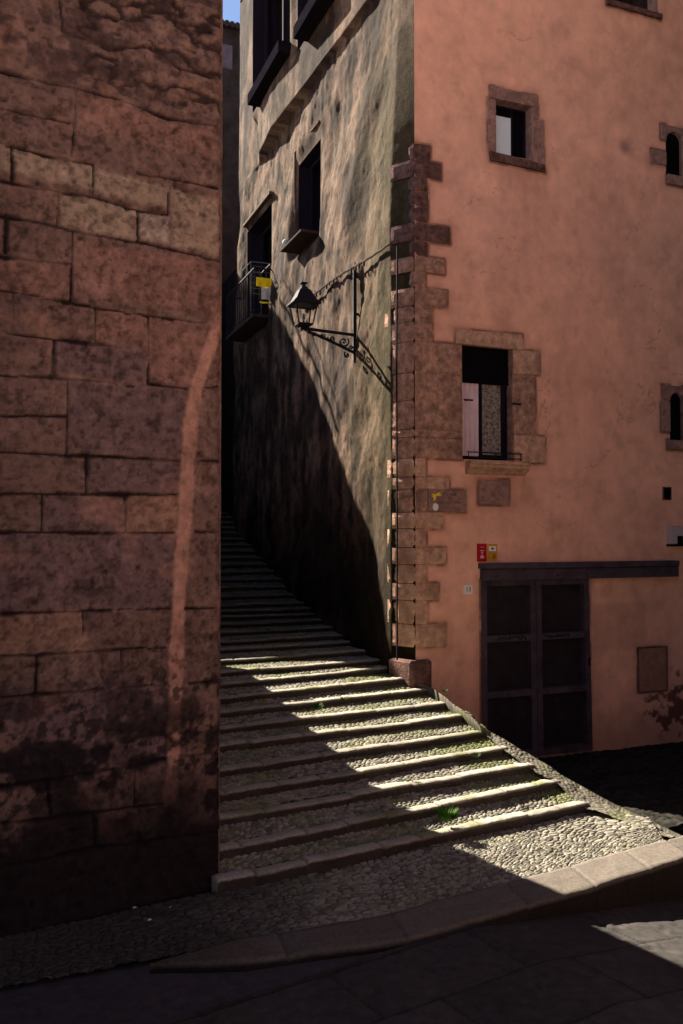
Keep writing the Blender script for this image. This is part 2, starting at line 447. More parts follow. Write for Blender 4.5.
for i, (l, r, z) in enumerate(steps):
    d = (r-l)/np.linalg.norm(r-l); back = np.array([-d[1], d[0]])
    Ln = np.linalg.norm(r-l); n = int(Ln/.018)+2
    a = np.linspace(0, Ln, n)
    jts = []; x = .2+random.random()*.4
    while x < Ln: jts.append(x); x += .38+random.random()*.55
    jts = np.array(jts+[Ln+5]); dj = np.min(np.abs(a[:, None]-jts[None]), 1)
    gr = np.exp(-(dj/.012)**2); sid = _h(np.searchsorted(jts, a).astype(float), a*0+i, 3)
    wob = .035*(fbm(a*1.3, a*0+i*3.3, 70)-.5) + .02*(sid-.5)
    zz = z + .03*(fbm(a*1.1, a*0+i*5.1, 71)-.5) + .012*(sid-.5)
    prof = [(.0, -RIS-.10), (.004, -RIS-.02), (0, -RIS*.6), (-.004, -.022), (.004, -.006), (.018, .002), (.05, .004), (.09, .003), (.125, .0), (.15, -.03), (.155, -.1)]
    P = []; Cc = []
    for k, (bo, dz) in enumerate(prof):
        rough = .012*(fbm(a*9, a*0+k*.7+i, 72)-.5) + .008*(fbm(a*30, a*0+k*1.7+i, 73)-.5)
        b_ = bo + wob + rough + gr*.012
        e0 = np.exp(-(a/.02)**2)+np.exp(-((Ln-a)/.02)**2)
        p = l[None] + d[None]*a[:, None] + back[None]*b_[:, None]
        P.append(np.stack([p[:, 0], p[:, 1], zz + dz + rough - gr*.012 - e0*.012], -1))
        t = .8+.35*sid+.6*(fbm(a*7, a*0+k*.5, 75+i)-.5)
        cc = np.stack([.25*t, .23*t, .185*t], -1) if k >= 4 else np.stack([.045*t, .036*t, .031*t], -1)  # risers coloured dark to carry their shade, lips stay pale
        cc = lerp3(cc, (.05, .04, .03), np.clip(gr, 0, 1)*.8)
        if k >= 4: cc = lerp3(cc, (.12, .13, .04), ss(.6, .75, fbm(a*3, a*0+i*2.1, 76))*.6)
        if i > 9: cc = cc*max(.3, 1-.12*(i-9))  # upper edges darkened step by step: alley shade put into colour
        Cc.append(cc)
    P = np.array(P); Cc = np.array(Cc)
    # end caps: fold the end columns shut
    Pc0 = P[:, :1].copy(); Pc0[:, :, 2] = P[:, :1, 2].min(); Pc1 = P[:, -1:].copy(); Pc1[:, :, 2] = P[:, -1:, 2].min()
    P = np.concatenate([Pc0, P, Pc1], 1); Cc = np.concatenate([Cc[:, :1], Cc, Cc[:, -1:]*.6], 1)
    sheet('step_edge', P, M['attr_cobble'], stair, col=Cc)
    # cobbled tread up to the next riser
    if i+1 < len(steps):
        l2, r2, z2 = steps[i+1]
        r2 = r2 + (r2-l2)/np.linalg.norm(r2-l2)*0.03
        rr = r + d*.05
        def ftr(a, b, P, i=i):
            h, e, cid = cobble(a, b, .062, .036, 200+i)
            c = cob_col(a, b, e, cid, .75 if i < 9 else .9, 210+i)
            x, y = P[..., 0], P[..., 1]
            rt = (a-a.max()+1.3) if i < 10 else a*0
            c = lerp3(c, (.085, .10, .022), np.clip(ss(-.3, 1.1, rt)*ss(.36, .58, fbm(a*2.6, b*2.6+i, 95, 4))*.62, 0, 1))
            if i > 9: c = c*max(.3, 1-.12*(i-9))  # treads take the same painted alley shade
            return h*.019-.018+.025*(fbm(x*2.5, y*2.5, 8)-.5), c
        mid = i < 20
        wd = np.linalg.norm((l2-l+r2-r)/2)
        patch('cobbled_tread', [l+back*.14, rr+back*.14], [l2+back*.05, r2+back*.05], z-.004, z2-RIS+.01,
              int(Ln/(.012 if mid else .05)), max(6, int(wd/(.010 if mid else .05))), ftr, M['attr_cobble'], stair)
# sloping coping along the free side
inner = [np.array([.93, 11.3, .95])]
for i in range(8, -1, -1):
    l, r, z = steps[i]; d = (r-l)/np.linalg.norm(r-l); inner.append(np.array([*(r-d*.10), z-.02]))
inner += [np.array([2.80, 8.50, .03]), np.array([3.05, 8.15, .02])]
outer = [p for p in O_pt]
def resamp(pts, n):
    p = np.array(pts); L = np.r_[0, np.cumsum(np.linalg.norm(np.diff(p, axis=0), axis=1))]
    q = np.linspace(0, L[-1], n); return np.stack([np.interp(q, L, p[:, k]) for k in range(3)], -1), q
n = 420
pi_, li = resamp(inner, n); po, lo = resamp(outer, n)
rows = []; cols = []
for v in list(np.linspace(0, 1, 34)):
    p = pi_*(1-v)+po*v; x, y = p[:, 0], p[:, 1]
    p = p.copy(); hc, ec, ic = cobble(x, y, .05, .04, 88)
    p[:, 2] += .04*(fbm(x*6, y*6, 80)-.5)+.010*hc - .012 - .05*v**4
    t = .85+.5*(fbm(x*9, y*9, 84)-.5)
    c = np.stack([.15*t, .135*t, .105*t], -1)
    c = lerp3(c*.45, c*(.75+.5*ic)[..., None], ec)
    c = lerp3(c, (.13, .14, .05), ss(.45, .7, fbm(x*5, y*5, 85))*.5)
    rows.append(p); cols.append(c)
for o_, zz in ((.012, .8), (.02, 0), (.02, -.1)):
    p = po.copy(); dd = np.gradient(po[:, :2], axis=0); dd /= np.linalg.norm(dd, axis=1)[:, None]
    nx = np.stack([-dd[:, 1], dd[:, 0]], -1)
    p[:, :2] += nx*o_; p[:, 2] = p[:, 2]*zz + (-.03 if zz == 0 else (-.1 if zz < 0 else 0))
    rows.append(p); cols.append(cols[-1]*.45 if zz == .8 else cols[-1])
sheet('side_coping', np.array(rows), M['attr_cobble'], stair, col=np.array(cols))

# ================================================================== PINK HOUSE
house = empty('pink_house', (*F(1.0, 0, -1.0)[:2], 0), 'tall salmon plastered house with rough stone corner, standing right of the stairs', 'house')
def srect(px0, py0, px1, py1):              # front rect from pixels (left/top, right/bottom)
    u0, z1 = fpx(px0, py0); u1, z0 = fpx(px1, py1); _, za = fpx(px1, py0)
    return u0, u1, z0, z1
# openings in the front
uA0, zA1 = fpx(496, 98.7); uA1, zA0 = fpx(532, 160)
uB0, zB1 = fpx(462, 343.5); uB1, zB0 = fpx(513, 461)
uD0, zD1 = fpx(481, 580); uD1, _ = fpx(588.5, 660)
uC0, zC0 = fpx(666, 174); uC1, zC1 = fpx(681.5, 134)
uG0, zG0 = fpx(670, 440); uG1, zG1 = fpx(682.5, 393)
GZ = fpx(590, 750)[1]
uE0, zE0 = fpx(609, 1); uE1, _ = fpx(658, 14); zE1 = zE0+1.1
holes = [(uA0, uA1, zA0, zA1), (uB0, uB1, zB0, zB1), (uD0, uD1, GZ, zD1), (uC0, uC1, zC0, zC1), (uG0, uG1, zG0, zG1), (uE0, uE1, zE0, zE1)]
HT = 13.4; FL = 9.
def coords(lo, hi, step, extra):
    c = list(np.arange(lo, hi, step)) + [hi] + list(extra)
    c = np.unique(np.round(c, 4)); k = [c[0]]
    for x in c[1:]:
        if x-k[-1] > .006 or x in np.round(extra, 4): k.append(x)
    return np.array(k)
us = coords(0, FL, .02, [h[i] for h in holes for i in (0, 1)])
zs = coords(-.45, HT, .02, [h[i] for h in holes for i in (2, 3)])
U, Z = np.meshgrid(us, zs)
def front_off(U, Z):
    return .035*(fbm(U*.8, Z*.8, 300)-.5) + .012*(fbm(U*3.5, Z*3.5, 303)-.5)
O = front_off(U, Z)*ss(.6, 1.6, U) - .004
for h in holes:   # keep the plaster flush round the openings
    du = np.maximum(np.maximum(h[0]-U, U-h[1]), 0); dz = np.maximum(np.maximum(h[2]-Z, Z-h[3]), 0)
    O = O*ss(.1, .6, np.hypot(du, dz))
uc = (U[:-1, :-1]+U[1:, 1:])/2; zc = (Z[:-1, :-1]+Z[1:, 1:])/2
keep = np.ones(uc.shape, bool)
for h in holes: keep &= ~((uc > h[0]) & (uc < h[1]) & (zc > h[2]) & (zc < h[3]))
big = fbm(U*.55, Z*.55, 310, 5); mid = fbm(U*2.2, Z*1.4, 312, 5); fine = fbm(U*9, Z*7, 314)
pink = lerp3((.78, .425, .295), (.72, .40, .295), big)
pink = pink*(1+.30*(mid-.5)+.16*(fine-.5)+.18*(fbm(U*1.1, Z*1.3, 316, 3)-.5))[..., None]
crk = np.abs(fbm(U*1.1+.3*fbm(U*5, Z*5, 317), Z*.9, 318, 5)-.5)
pink = lerp3(pink, (.30, .15, .10), ss(.0035, .001, crk)*ss(.45, .6, fbm(U*.8, Z*.8, 319))*.5)
pink = lerp3(pink, (.50, .27, .19), ss(.60, .72, fbm(U*4.5, Z*4.5, 315, 5))*.25)
# rain streaks, grime near the ground, damp and spalled corner at lower right
st = ss(.55, .8, fbm(U*7, Z*.9, 320))*.07
pink = lerp3(pink, (.36, .17, .12), st)
gr = ss(.7, -.2, Z + .5*(fbm(U*3, Z*3, 330)-.5))*.45
pink = lerp3(pink, (.25, .11, .06), gr)
ux, zx = fpx(668, 705)
spall = ss(.50, .56, fbm(U*9, Z*9, 340, 6) + .22*np.exp(-((U-ux-.15)/.45)**2-((Z-zx)/.42)**2) - .12)
far = np.exp(-((U-ux-.2)/.7)**2-((Z-zx)/.55)**2)
pink = lerp3(pink, (.10, .035, .03), np.clip(spall*ss(.25, .6, far), 0, 1)*.9)
ub, zb = fpx(625, 147); bs = np.exp(-((U-ub)/.10)**2-((Z-zb)/.10)**2)
pink = lerp3(pink, (.28, .13, .11), np.clip(bs*1.2, 0, 1)*.7)
# repaired, slightly greyer plaster right of the door
u0, z1 = fpx(588, 600); u1, z0 = fpx(650, 652)
rp = ss(.0, .12, np.minimum(np.minimum(U-u0, u1-U), np.minimum(Z-z0, z1-Z))+.1*(fine-.5))
pink = lerp3(pink, (.46, .26, .20), rp*.45)
# dirt below upper sills
for (a0, a1, zz) in ((uA0, uA1+.25, zA0-.1), (uB0, uB1+.3, zB0-.2)):
    m_ = ss(a0-.05, a0+.1, U)*ss(a1+.1, a1-.05, U)*ss(zz+.02, zz-.02, Z)*ss(zz-.9, zz, Z)*(.3+.9*fbm(U*12, Z*.8, 350))
    pink = lerp3(pink, (.30, .14, .10), np.clip(m_*.45, 0, 1))
WALL = (U, Z, O, pink, keep)
def reveal(frame, h, depth, mat, parent, name='reveal', o0=0.0):
    bm = bmesh.new(); u0, u1, z0, z1 = h
    add_quad(bm, [frame(u0, z0, o0), frame(u0, z1, o0), frame(u0, z1, -depth), frame(u0, z0, -depth)])
    add_quad(bm, [frame(u1, z0, o0), frame(u1, z1, o0), frame(u1, z1, -depth), frame(u1, z0, -depth)])
    add_quad(bm, [frame(u0, z1, o0), frame(u1, z1, o0), frame(u1, z1, -depth), frame(u0, z1, -depth)])
    add_quad(bm, [frame(u0, z0, o0), frame(u1, z0, o0), frame(u1, z0, -depth), frame(u0, z0, -depth)])
    return from_bm(name, bm, mat, parent)
def pane_at(frame, h, o, mat, parent, name='pane', th=.012):
    u0, u1, z0, z1 = h
    return prism_on(frame, rect(u0, u1, z0, z1), o-th, o, name, mat, parent, bevel=0)
def frame_rect(frame, h, o0, o1, wdt, mat, parent, name='frame', mull=(), rails=()):
    u0, u1, z0, z1 = h; bm = bmesh.new()
    R = [(u0, u0+wdt, z0, z1), (u1-wdt, u1, z0, z1), (u0+wdt, u1-wdt, z1-wdt, z1), (u0+wdt, u1-wdt, z0, z0+wdt)]
    for m_ in mull: R.append((m_-wdt/2, m_+wdt/2, z0+wdt, z1-wdt))
    for r_ in R:
        p = rect(*r_); add_prism(bm, [frame(a, b, o1) for a, b in p], [frame(a, b, o0) for a, b in p])
    for r_ in rails:
        p = rect(u0+wdt, u1-wdt, r_-wdt/2, r_+wdt/2)
        add_prism(bm, [frame(a, b, o1-.003) for a, b in p], [frame(a, b, o0+.003) for a, b in p])
    return from_bm(name, bm, mat, parent)
def stone_px(pts, mat, o1=.02, name='window_stone', parent=None, o0=-.05):
    return prism_on(F, [fpx(*p) for p in pts], o0, o1+random.uniform(-.004, .004), name, M[mat], parent or house, bevel=.007)
def wpart(name, u, z):
    o = bpy.data.objects.new(name, None); o.empty_display_size = .1
    o.location = Vector(F(u, z)) - parent_world(house); COL.objects.link(o); o.parent = house; return o
# upper window
w = wpart('window', uA0, zA0); w['label'] = 'small upper window with pale blue pane and dark interior'
hh = fpx(496, 115, -.15)[1]; umA = fpx(512, 130, -.15)[0]
reveal(F, holes[0], .22, M['trim'], w); frame_rect(F, holes[0], -.19, -.15, .03, M['dark_wood'], w, mull=(umA,))
pane_at(F, (uA0+.01, umA-.015, zA0+.02, hh), -.16, M['sky_pane'], w, 'blind')
pane_at(F, (uA0, uA1, zA0, zA1), -.20, M['black_in'], w)
stone_px([(490, 86), (536.5, 96.5), (537.5, 108), (490, 98)], 'trim', parent=w, name='lintel')
stone_px([(487.7, 98), (495.5, 99.7), (495.7, 152), (488.5, 151)], 'trim', parent=w, name='jamb')
stone_px([(532, 107), (537.5, 108.3), (538, 120), (532.3, 119)], 'trim', parent=w, name='jamb')
stone_px([(532.3, 119.3), (542.5, 121.5), (544, 169), (533, 166)], 'trim', parent=w, name='jamb')
stone_px([(488.5, 151.5), (533, 162.5), (544, 165.5), (545, 173), (490, 160.5)], 'quoin_dark', .035, parent=w, name='sill')
# main window
w = wpart('window', uB0, zB0); w['label'] = 'main window with pinkish curtain, glass door leaf and moulded stone sill'
reveal(F, holes[1], .24, M['quoin'], w)
zb_ = fpx(480, 384, -.12)[1]; um0 = fpx(478.5, 420, -.12)[0]; um1 = fpx(504, 420, -.12)[0]
frame_rect(F, holes[1], -.22, -.20, .03, M['dark_wood'], w)
pane_at(F, holes[1], -.225, M['black_in'], w)
frame_rect(F, (um0, um1, zB0+.03, zb_+.05), -.16, -.11, .05, M['dark_wood'], w, 'casement')
pane_at(F, (um0+.05, um1-.05, zB0+.08, zb_), -.13, M['pane_reflection'], w, 'painted_reflection')  # mottled panel painted in place of the reflection on the glass
# curtain with folds
uu = np.linspace(uB0+.01, um0-.005, 60); zz = np.linspace(zB0+.06, zb_+.02, 40); U2, Z2 = np.meshgrid(uu, zz)
O2 = -.13 + .018*np.sin(U2*75+1.2*fbm(U2*3, Z2*2, 3)) + .008*np.sin(U2*160)
P2 = np.stack([CC[0]+FU[0]*U2+FN[0]*O2, CC[1]+FU[1]*U2+FN[1]*O2, Z2], -1)
sheet('curtain', P2, M['curtain'], w)
# roller blind box / dark upper part
prism_on(F, rect(uB0+.004, uB1-.004, zb_, zB1-.004), -.12, -.10, 'blind', M['black_in'], w, bevel=0)
frame_rect(F, (um1+.0, uB1-.002, zB0+.03, zb_), -.2, -.14, .045, M['dark_wood'], w, 'casement')
bm = bmesh.new()
zr = fpx(490, 453)[1]; u_a, u_b = fpx(466, 453)[0], fpx(521, 453)[0]
add_tube(bm, [F(u_a, zr, .03), F(u_b, zr, .03)], .008); add_tube(bm, [F(u_a, zr-.07, .03), F(u_b, zr-.07, .03)], .008)
for uq in np.linspace(u_a+.02, u_b-.02, 3): add_tube(bm, [F(uq, zr, .03), F(uq, zr-.10, .03)], .006)
from_bm('guard_rail', bm, M['iron'], w)
for (p0, p1, yy) in ((462.5, 471.5, 400), (510.5, 519.5, 404)):
    bm = bmesh.new(); a0, b0 = fpx(p0, yy); a1, b1 = fpx(p1, yy)
    add_tube(bm, [F(a0, b0, .035), F(a1, b0, .035)], .012); add_tube(bm, [F((a0+a1)/2, b0, .035), F((a0+a1)/2, b0, -.03)], .008)
    from_bm('shutter_hook', bm, M['iron'], w)
stone_px([(455.5, 329), (522, 335), (523.5, 349.5), (516, 349.5), (455.5, 343.5)], 'quoin_light', .022, parent=w, name='lintel')
stone_px([(513, 350), (539, 351.5), (539.5, 375), (513, 374)], 'quoin_light', .018, parent=w, name='jamb')
stone_px([(513, 375), (534.5, 375.5), (536, 434.5), (514, 434)], 'quoin', .012, parent=w, name='jamb')
stone_px([(514, 434.7), (544.5, 437), (545.5, 463), (514, 462)], 'quoin_light', .02, parent=w, name='jamb')
bm = bmesh.new(); us0 = fpx(465, 462)[0]; us1 = fpx(525, 466)[0]; zt = fpx(490, 462)[1]
pr = [(0, 0), (.14, 0), (.145, -.035), (.12, -.05), (.125, -.085), (.07, -.12), (.03, -.165), (0, -.175)]
for k in range(1):
    f = [F(us0+ (0.0), zt+dz, o) for o, dz in pr]; b = [F(us1, zt+dz, o) for o, dz in pr]
    add_prism(bm, f, b)
from_bm('sill', bm, M['quoin_light'], w, bevel=.004)
stone_px([(478.5, 480), (508.5, 480), (509, 505), (478.5, 504)], 'trim', .012, parent=w, name='sill_block')
# slit windows with round heads on the right
def arch(u0, u1, z0, z1, n=10):
    r = (u1-u0)/2; p = [(u0, z0), (u1, z0)]
    for k in range(n+1):
        a = math.pi*k/n; p.append(((u0+u1)/2+r*math.cos(a), z1-r+r*math.sin(a)))
    return p
def slit(h, lab, top, leftblk, sill):
    u0, u1, z0, z1 = h
    w = wpart('window', u0, z0); w['label'] = lab
    reveal(F, h, .06, M['trim'], w); pane_at(F, h, -.05, M['black_in'], w)
    # head stone carved to a round arch
    r = (u1-u0)/2; bm = bmesh.new()
    ut, zt = fpx(*top); wl_ = u0-ut
    arc = [((u0+u1)/2-r*math.cos(math.pi*k/12), z1-r+r*math.sin(math.pi*k/12)) for k in range(13)]
    outer_ = [(u1+wl_, z1-r), (u1+wl_, zt), (ut, zt), (ut, z1-r)]
    # split in strips for planar faces
    for k in range(12):
        a, b = arc[k], arc[k+1]
        q = [a, b, (b[0], zt), (a[0], zt)]
        add_prism(bm, [F(*p, .016) for p in q], [F(*p, -.045) for p in q])
    from_bm('head_stone', bm, M['trim'], w)
    prism_on(F, rect(ut, u0, z1-r, zt), -.05, .018, 'jamb', M['trim'], w, .006)
    prism_on(F, rect(u1, u1+wl_, z1-r, zt), -.05, .018, 'jamb', M['trim'], w, .006)
    ul, zl = fpx(*leftblk)
    prism_on(F, rect(ul, u0, z0+.12, zl), -.05, .02, 'jamb', M['trim'], w, .006)
    prism_on(F, rect(u1, u1+wl_*1.1, z0, z1-r-.01), -.05, .016, 'jamb', M['trim'], w, .006)
    us_, zs_ = fpx(*sill)
    prism_on(F, rect(us_, u1+wl_, zs_, z0), -.05, .03, 'sill', M['trim'], w, .006)
slit(holes[3], 'narrow round headed slit window near the top right', (660.5, 124), (651, 149), (667, 184))
slit(holes[4], 'narrow round headed slit window at mid height on the right', (662, 385), (661, 401), (667, 449))
w = wpart('window', uE0, zE0); w['label'] = 'dark window cut by the top edge of the picture'
reveal(F, holes[5], .25, M['trim'], w); pane_at(F, holes[5], -.22, M['glass'], w)
prism_on(F, rect(uE0-.05, uE1+.05, zE0-.07, zE0), -.05, .05, 'sill', M['quoin_dark'], w, .005)
# ------------- corner stones
dep_tops = [143, 159, 176, 190, 206, 222, 240, 255.6, 271, 287, 305, 321, 341, 372, 400, 429, 437, 458, 477, 489, 512.5, 529, 548, 565, 584, 601, 625, 648]
right_px = [430, 441, 427, 428, 428, 450, 427.5, 444.5, 425, 447, 431.5, 432, 461.5, 462, 462.5, 462.5, 462.5, 425.5, 449, 427, 443, 426, 445.5, 426, 438, 427, 445]
def cpx(y): return 413.0 + (y-140)*.0086
CORN_O = .0
for k, rp_ in enumerate(right_px):
    y0, y1 = dep_tops[k], dep_tops[k+1]
    z1 = fpx(cpx(y0), y0)[1]; z0 = fpx(cpx(y1), y1)[1] + .008
    u1 = fpx(rp_, (y0+y1)/2)[0]
    longL = rp_ < 432
    tl = .46+random.uniform(-.03, .05) if longL else .24+random.uniform(-.04, .04)
    if k > 10: tl = .42 if longL else .30
    mat = 'quoin_dark' if k < 7 else ('quoin' if k < 12 or k == 19 else 'quoin_light')
    if 12 <= k <= 16: mat = 'quoin'
    o = .012+random.uniform(0, .012)
    # L-shaped stone: front face piece and side piece in one mesh, following the splay of the corner
    up_ = k < 10
    if up_: tl = .30 if not longL else .10
    def side_off(t): return (min(t, .3)*(.62 if tl > .2 else .2)+.03) if up_ else splay(t, z0) + o
    e = .0
    splay = lambda t, z: (.20 if z < 6.95 else .20-.12*min(1, (z-6.95)/3.2))*min(1, max(0, t/.33))
    bm = bmesh.new()
    ts = [0, tl*.5, tl]
    outer2 = [np.array(F(u1, 0, o)[:2]), np.array(F(.0, 0, o)[:2])+AN*o*.6] + [np.array(A(t, 0, side_off(t))[:2]) for t in ts[1:]]
    inner2 = [np.array(F(u1, 0, -.12)[:2]), np.array(F(.12, 0, -.14)[:2]), np.array(A(ts[1], 0, -.12)[:2]), np.array(A(ts[2], 0, -.12)[:2])]
    # subdivide vertically/along for worn faces
    nseg = max(2, int(u1/.05)); fr = [outer2[0]*(1-q)+outer2[1]*q for q in np.linspace(0, 1, nseg)]
    sd_ = [outer2[1]*(1-q)+outer2[2]*q for q in np.linspace(0, 1, 4)][1:] + [outer2[2]*(1-q)+outer2[3]*q for q in np.linspace(0, 1, 4)][1:]
    prof2 = fr+sd_; nz_ = max(4, int((z1-z0)/.035))
    V = []; 
    for zi, zq in enumerate(np.linspace(z0, z1, nz_)):
        for qi, p in enumerate(prof2):
            ed = min(1, min(zi, nz_-1-zi)/1.0)*min(1, min(qi, len(prof2)-1-qi)/1.0)
            wn_ = (fbm(np.array(qi*.45+k*7.), np.array(zq*9), 500, 3)-.5)*.018
            dirn = FN if qi < nseg-1 else (AN if qi > nseg-1 else (FN+AN)*.7)
            q = p + dirn*(wn_*ed - (.012 if ed < 1 else 0) - (.02+abs(wn_)*.6 if qi == nseg-1 else 0))
            V.append((q[0], q[1], zq))
    mN = len(prof2); 
    for zi in (0, nz_-1):
        for p in (np.array(F(u1, 0, -.1)[:2]), np.array(A(tl, 0, -.1)[:2])): V.append((p[0], p[1], [z0, z1][zi > 0]))
    vs = [bm.verts.new(v) for v in V]
    for zi in range(nz_-1):
        for qi in range(mN-1):
            bm.faces.new((vs[zi*mN+qi], vs[zi*mN+qi+1], vs[(zi+1)*mN+qi+1], vs[(zi+1)*mN+qi]))
    b = nz_*mN
    bm.faces.new([vs[(nz_-1)*mN+qi] for qi in range(mN)] + [vs[b+3], vs[b+2]])
    bm.faces.new([vs[qi] for qi in range(mN)][::-1] + [vs[b+0], vs[b+1]])
    bm.faces.new([vs[zi*mN] for zi in range(nz_)] + [vs[b+2], vs[b]])
    bm.faces.new([vs[zi*mN+mN-1] for zi in range(nz_)][::-1] + [vs[b+1], vs[b+3]])
    from_bm('corner_stone', bm, M[mat], house, smooth=False)
    OUTL.extend([((0, z0), (u1, z0), 1.), ((u1, z0), (u1, z1), 1.), ((0, z1), (u1, z1), 1.)])
# rough footing at the foot of the corner
bm = bmesh.new()
q0 = np.array(F(-.12, 0, .10)[:2]); q1 = np.array(F(.20, 0, .08)[:2]); q2 = np.array(F(.22, 0, -.05)[:2]); q3 = np.array(A(.35, 0, .24)[:2])
zf = fpx(408, 651)[1]-.12
add_prism(bm, [(*q, zf) for q in (q0, q1, q2, q3)], [(*q, .3) for q in (q0, q1, q2, q3)])
from_bm('corner_footing', bm, M['quoin_dark'], house, bevel=.03)

# ------------- alley side wall
OFFZ = lambda Z: .20-.12*ss(6.95, 10.2, Z)
wn1 = [apx(299, 166, .06), apx(321, 233.5, .06)]
tW0, tW1 = wn1[1][0], wn1[0][0]; zW1 = wn1[0][1]; zW0 = apx(300, 251, .06)[1]
tD1 = apx(247.5, 260, .06)[0]; tD0 = apx(272, 260, .06)[0]; zD1a = apx(271, 204, .06)[1]; zD0a = 7.12
tX0 = apx(290, 55, .2)[0]; tX1, zX0 = apx(252.5, 114, .2); tY0 = apx(331, 5, .2)[0]; tY1, zY0 = apx(297.5, 52, .2)
aholes = [(tW0, tW1, zW0, zW1), (tD0, tD1, zD0a, zD1a), (tX0, tX1, zX0, 14.2), (tY0, tY1, zY0, 14.2)]
TL = apx(240.5, 100, .06)[0]
ts = coords(0, TL, .025, [h[i] for h in aholes for i in (0, 1)]); zs = coords(0.3, HT+1.5, .03, [h[i] for h in aholes for i in (2, 3)] + [apx(300, 102.5, .1)[1], apx(300, 102.5, .1)[1]+.008])
T, Z = np.meshgrid(ts, zs)
lz = apx(300, 102.5, .1)[1]
step_up = (Z > lz+.004)*1.*np.interp(T, [0, 1.1, 2.4, 3.5, 4.8, 5.6, 6.7, 7.2, 9.2], [.06, .07, .09, .13, .20, .23, .14, .0, .0])
warp = .35*(fbm(T*1.2, Z*.5, 410)-.5)
rip = (fbm(T*.95+Z*.4, Z*.5-T*.2, 406, 3)-.5)*.17*ss(.2, 1.2, T) + (fbm((T+warp)*4.5, Z*3.4, 400, 5)-.5)*.034 + (fbm((T+Z*.25)*1.8, Z*1.1, 402, 3)-.5)*.07 + (fbm(T*18, Z*13, 404, 4)-.5)*.016 - .010*ss(.62,.70,fbm(T*3.1,Z*2.7,405,5))
O = OFFZ(Z)*np.clip(T/.33, 0, 1) + step_up + rip*ss(.0, .7, T)*(1-.7*ss(lz-.03, lz+.03, Z))
for h in aholes:
    du = np.maximum(np.maximum(h[0]-T, T-h[1]), 0); dz = np.maximum(np.maximum(h[2]-Z, Z-h[3]), 0)
    k_ = ss(.0, .25, np.hypot(du, dz)); O = O*k_ + (.065 if h[2] < 10.2 else .20)*(1-k_)
tc_ = (T[:-1, :-1]+T[1:, 1:])/2; zc = (Z[:-1, :-1]+Z[1:, 1:])/2
keep = np.ones(tc_.shape, bool)
for h in aholes: keep &= ~((tc_ > h[0]) & (tc_ < h[1]) & (zc > h[2]) & (zc < h[3]))
b1 = .5*fbm((T+warp)*4.5, Z*.9, 420, 5)+.5*fbm(T*5, Z*4.2, 421, 5); b2 = fbm(T*1.0, Z*1.0, 422, 4); b3 = fbm(T*10, Z*4, 424)
c = lerp3((.020, .0135, .0095), (.115, .076, .053), ss(.32, .68, b1))
c = lerp3(c, (.018, .012, .010), ss(.45, .65, b2)*.7)
c = c*(.8+.4*b3)[..., None]
moss = ss(2.2, .5, T+.6*(b1-.5))*ss(11., 8., Z)
c = lerp3(c, (.060, .048, .022), moss*.5)
c = lerp3(c, c*.28, ss(4.4, 1.8, Z+.5*(b2-.5)))  # lower wall darkened: alley shade painted into the colour
P = np.stack([CC[0]+AT[0]*T+AN[0]*O, CC[1]+AT[1]*T+AN[1]*O, Z], -1)
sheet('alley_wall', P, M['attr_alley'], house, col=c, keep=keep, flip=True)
# back, far end, roof of the house, so that it is a closed block
bm = bmesh.new()
pA = np.array(A(TL, 0, .06)[:2]); pB = np.array(A(TL, 0, -6)[:2]); pC = np.array(F(FL, 0, 0)[:2]); pD = pC + AT*TL
add_quad(bm, [(*pA, 0), (*pB, 0), (*pB, HT+1.5), (*pA, HT+1.5)])
add_quad(bm, [(*pC, -1.5), (*pD, 0), (*pD, HT), (*pC, HT)])
from_bm('rear_wall', bm, M['pale_house'], house)
bm = bmesh.new()
eA = CC+AN*.25+FN*.6; eB = np.array(F(FL+.3, 0, .6)[:2]); eC = pD+FU*.3+AT*.5; eD = np.array(A(TL-.05, 0, .1)[:2]); 
add_prism(bm, [(*q, HT+1.7) for q in (eA, eB, eC, eD)], [(*q, HT+1.5) for q in (eA, eB, eC, eD)])
from_bm('roof', bm, M['tile'], house)
bm = bmesh.new()
q = [np.array(F(.0, 0, .0)[:2]), np.array(F(FL, 0, .0)[:2])]
add_quad(bm, [(*q[0], HT), (*q[1], HT), (*q[1], HT+1.5), (*q[0], HT+1.5)])
from_bm('eaves_wall', bm, M['pale_house'], house)
# inner black lining so that no light leaks through openings
def apart(name, t, z):
    o = bpy.data.objects.new(name, None); o.empty_display_size = .1
    o.location = Vector(A(t, z)) - parent_world(house); COL.objects.link(o); o.parent = house; return o
w = apart('window', tW0, zW0); w['label'] = 'alley side window above an added jutting shelf'
reveal(A, aholes[0], .35, M['dark_wood'], w, o0=.065); pane_at(A, aholes[0], -.33, M['black_in'], w)
frame_rect(A, aholes[0], -.2, -.15, .05, M['dark_wood'], w, mull=((tW0+tW1)/2,))
bm = bmesh.new()
hm = [A(tW1+.12, zW0+.2, .10), A(tW1+.10, zW1+.28, .10), A(tW0-.02, zW1+.28, .10)]
add_tube(bm, hm, .022, 6); from_bm('hood_mould', bm, M['quoin_dark'], w)
w2 = apart('balcony_door', tD0, zD0a); w2['label'] = 'tall dark balcony doorway at the far end of the alley wall'
reveal(A, aholes[1], .4, M['dark_wood'], w2, o0=.065); pane_at(A, aholes[1], -.38, M['black_in'], w2)
frame_rect(A, aholes[1], -.3, -.24, .07, M['dark_wood'], w2, mull=((tD0+tD1)/2,))
prism_on(A, rect(tD0-.12, tD1+.05, zD1a+.12, zD1a+.18), 0, .16, 'lintel', M['alley_trim'], w2, .006)
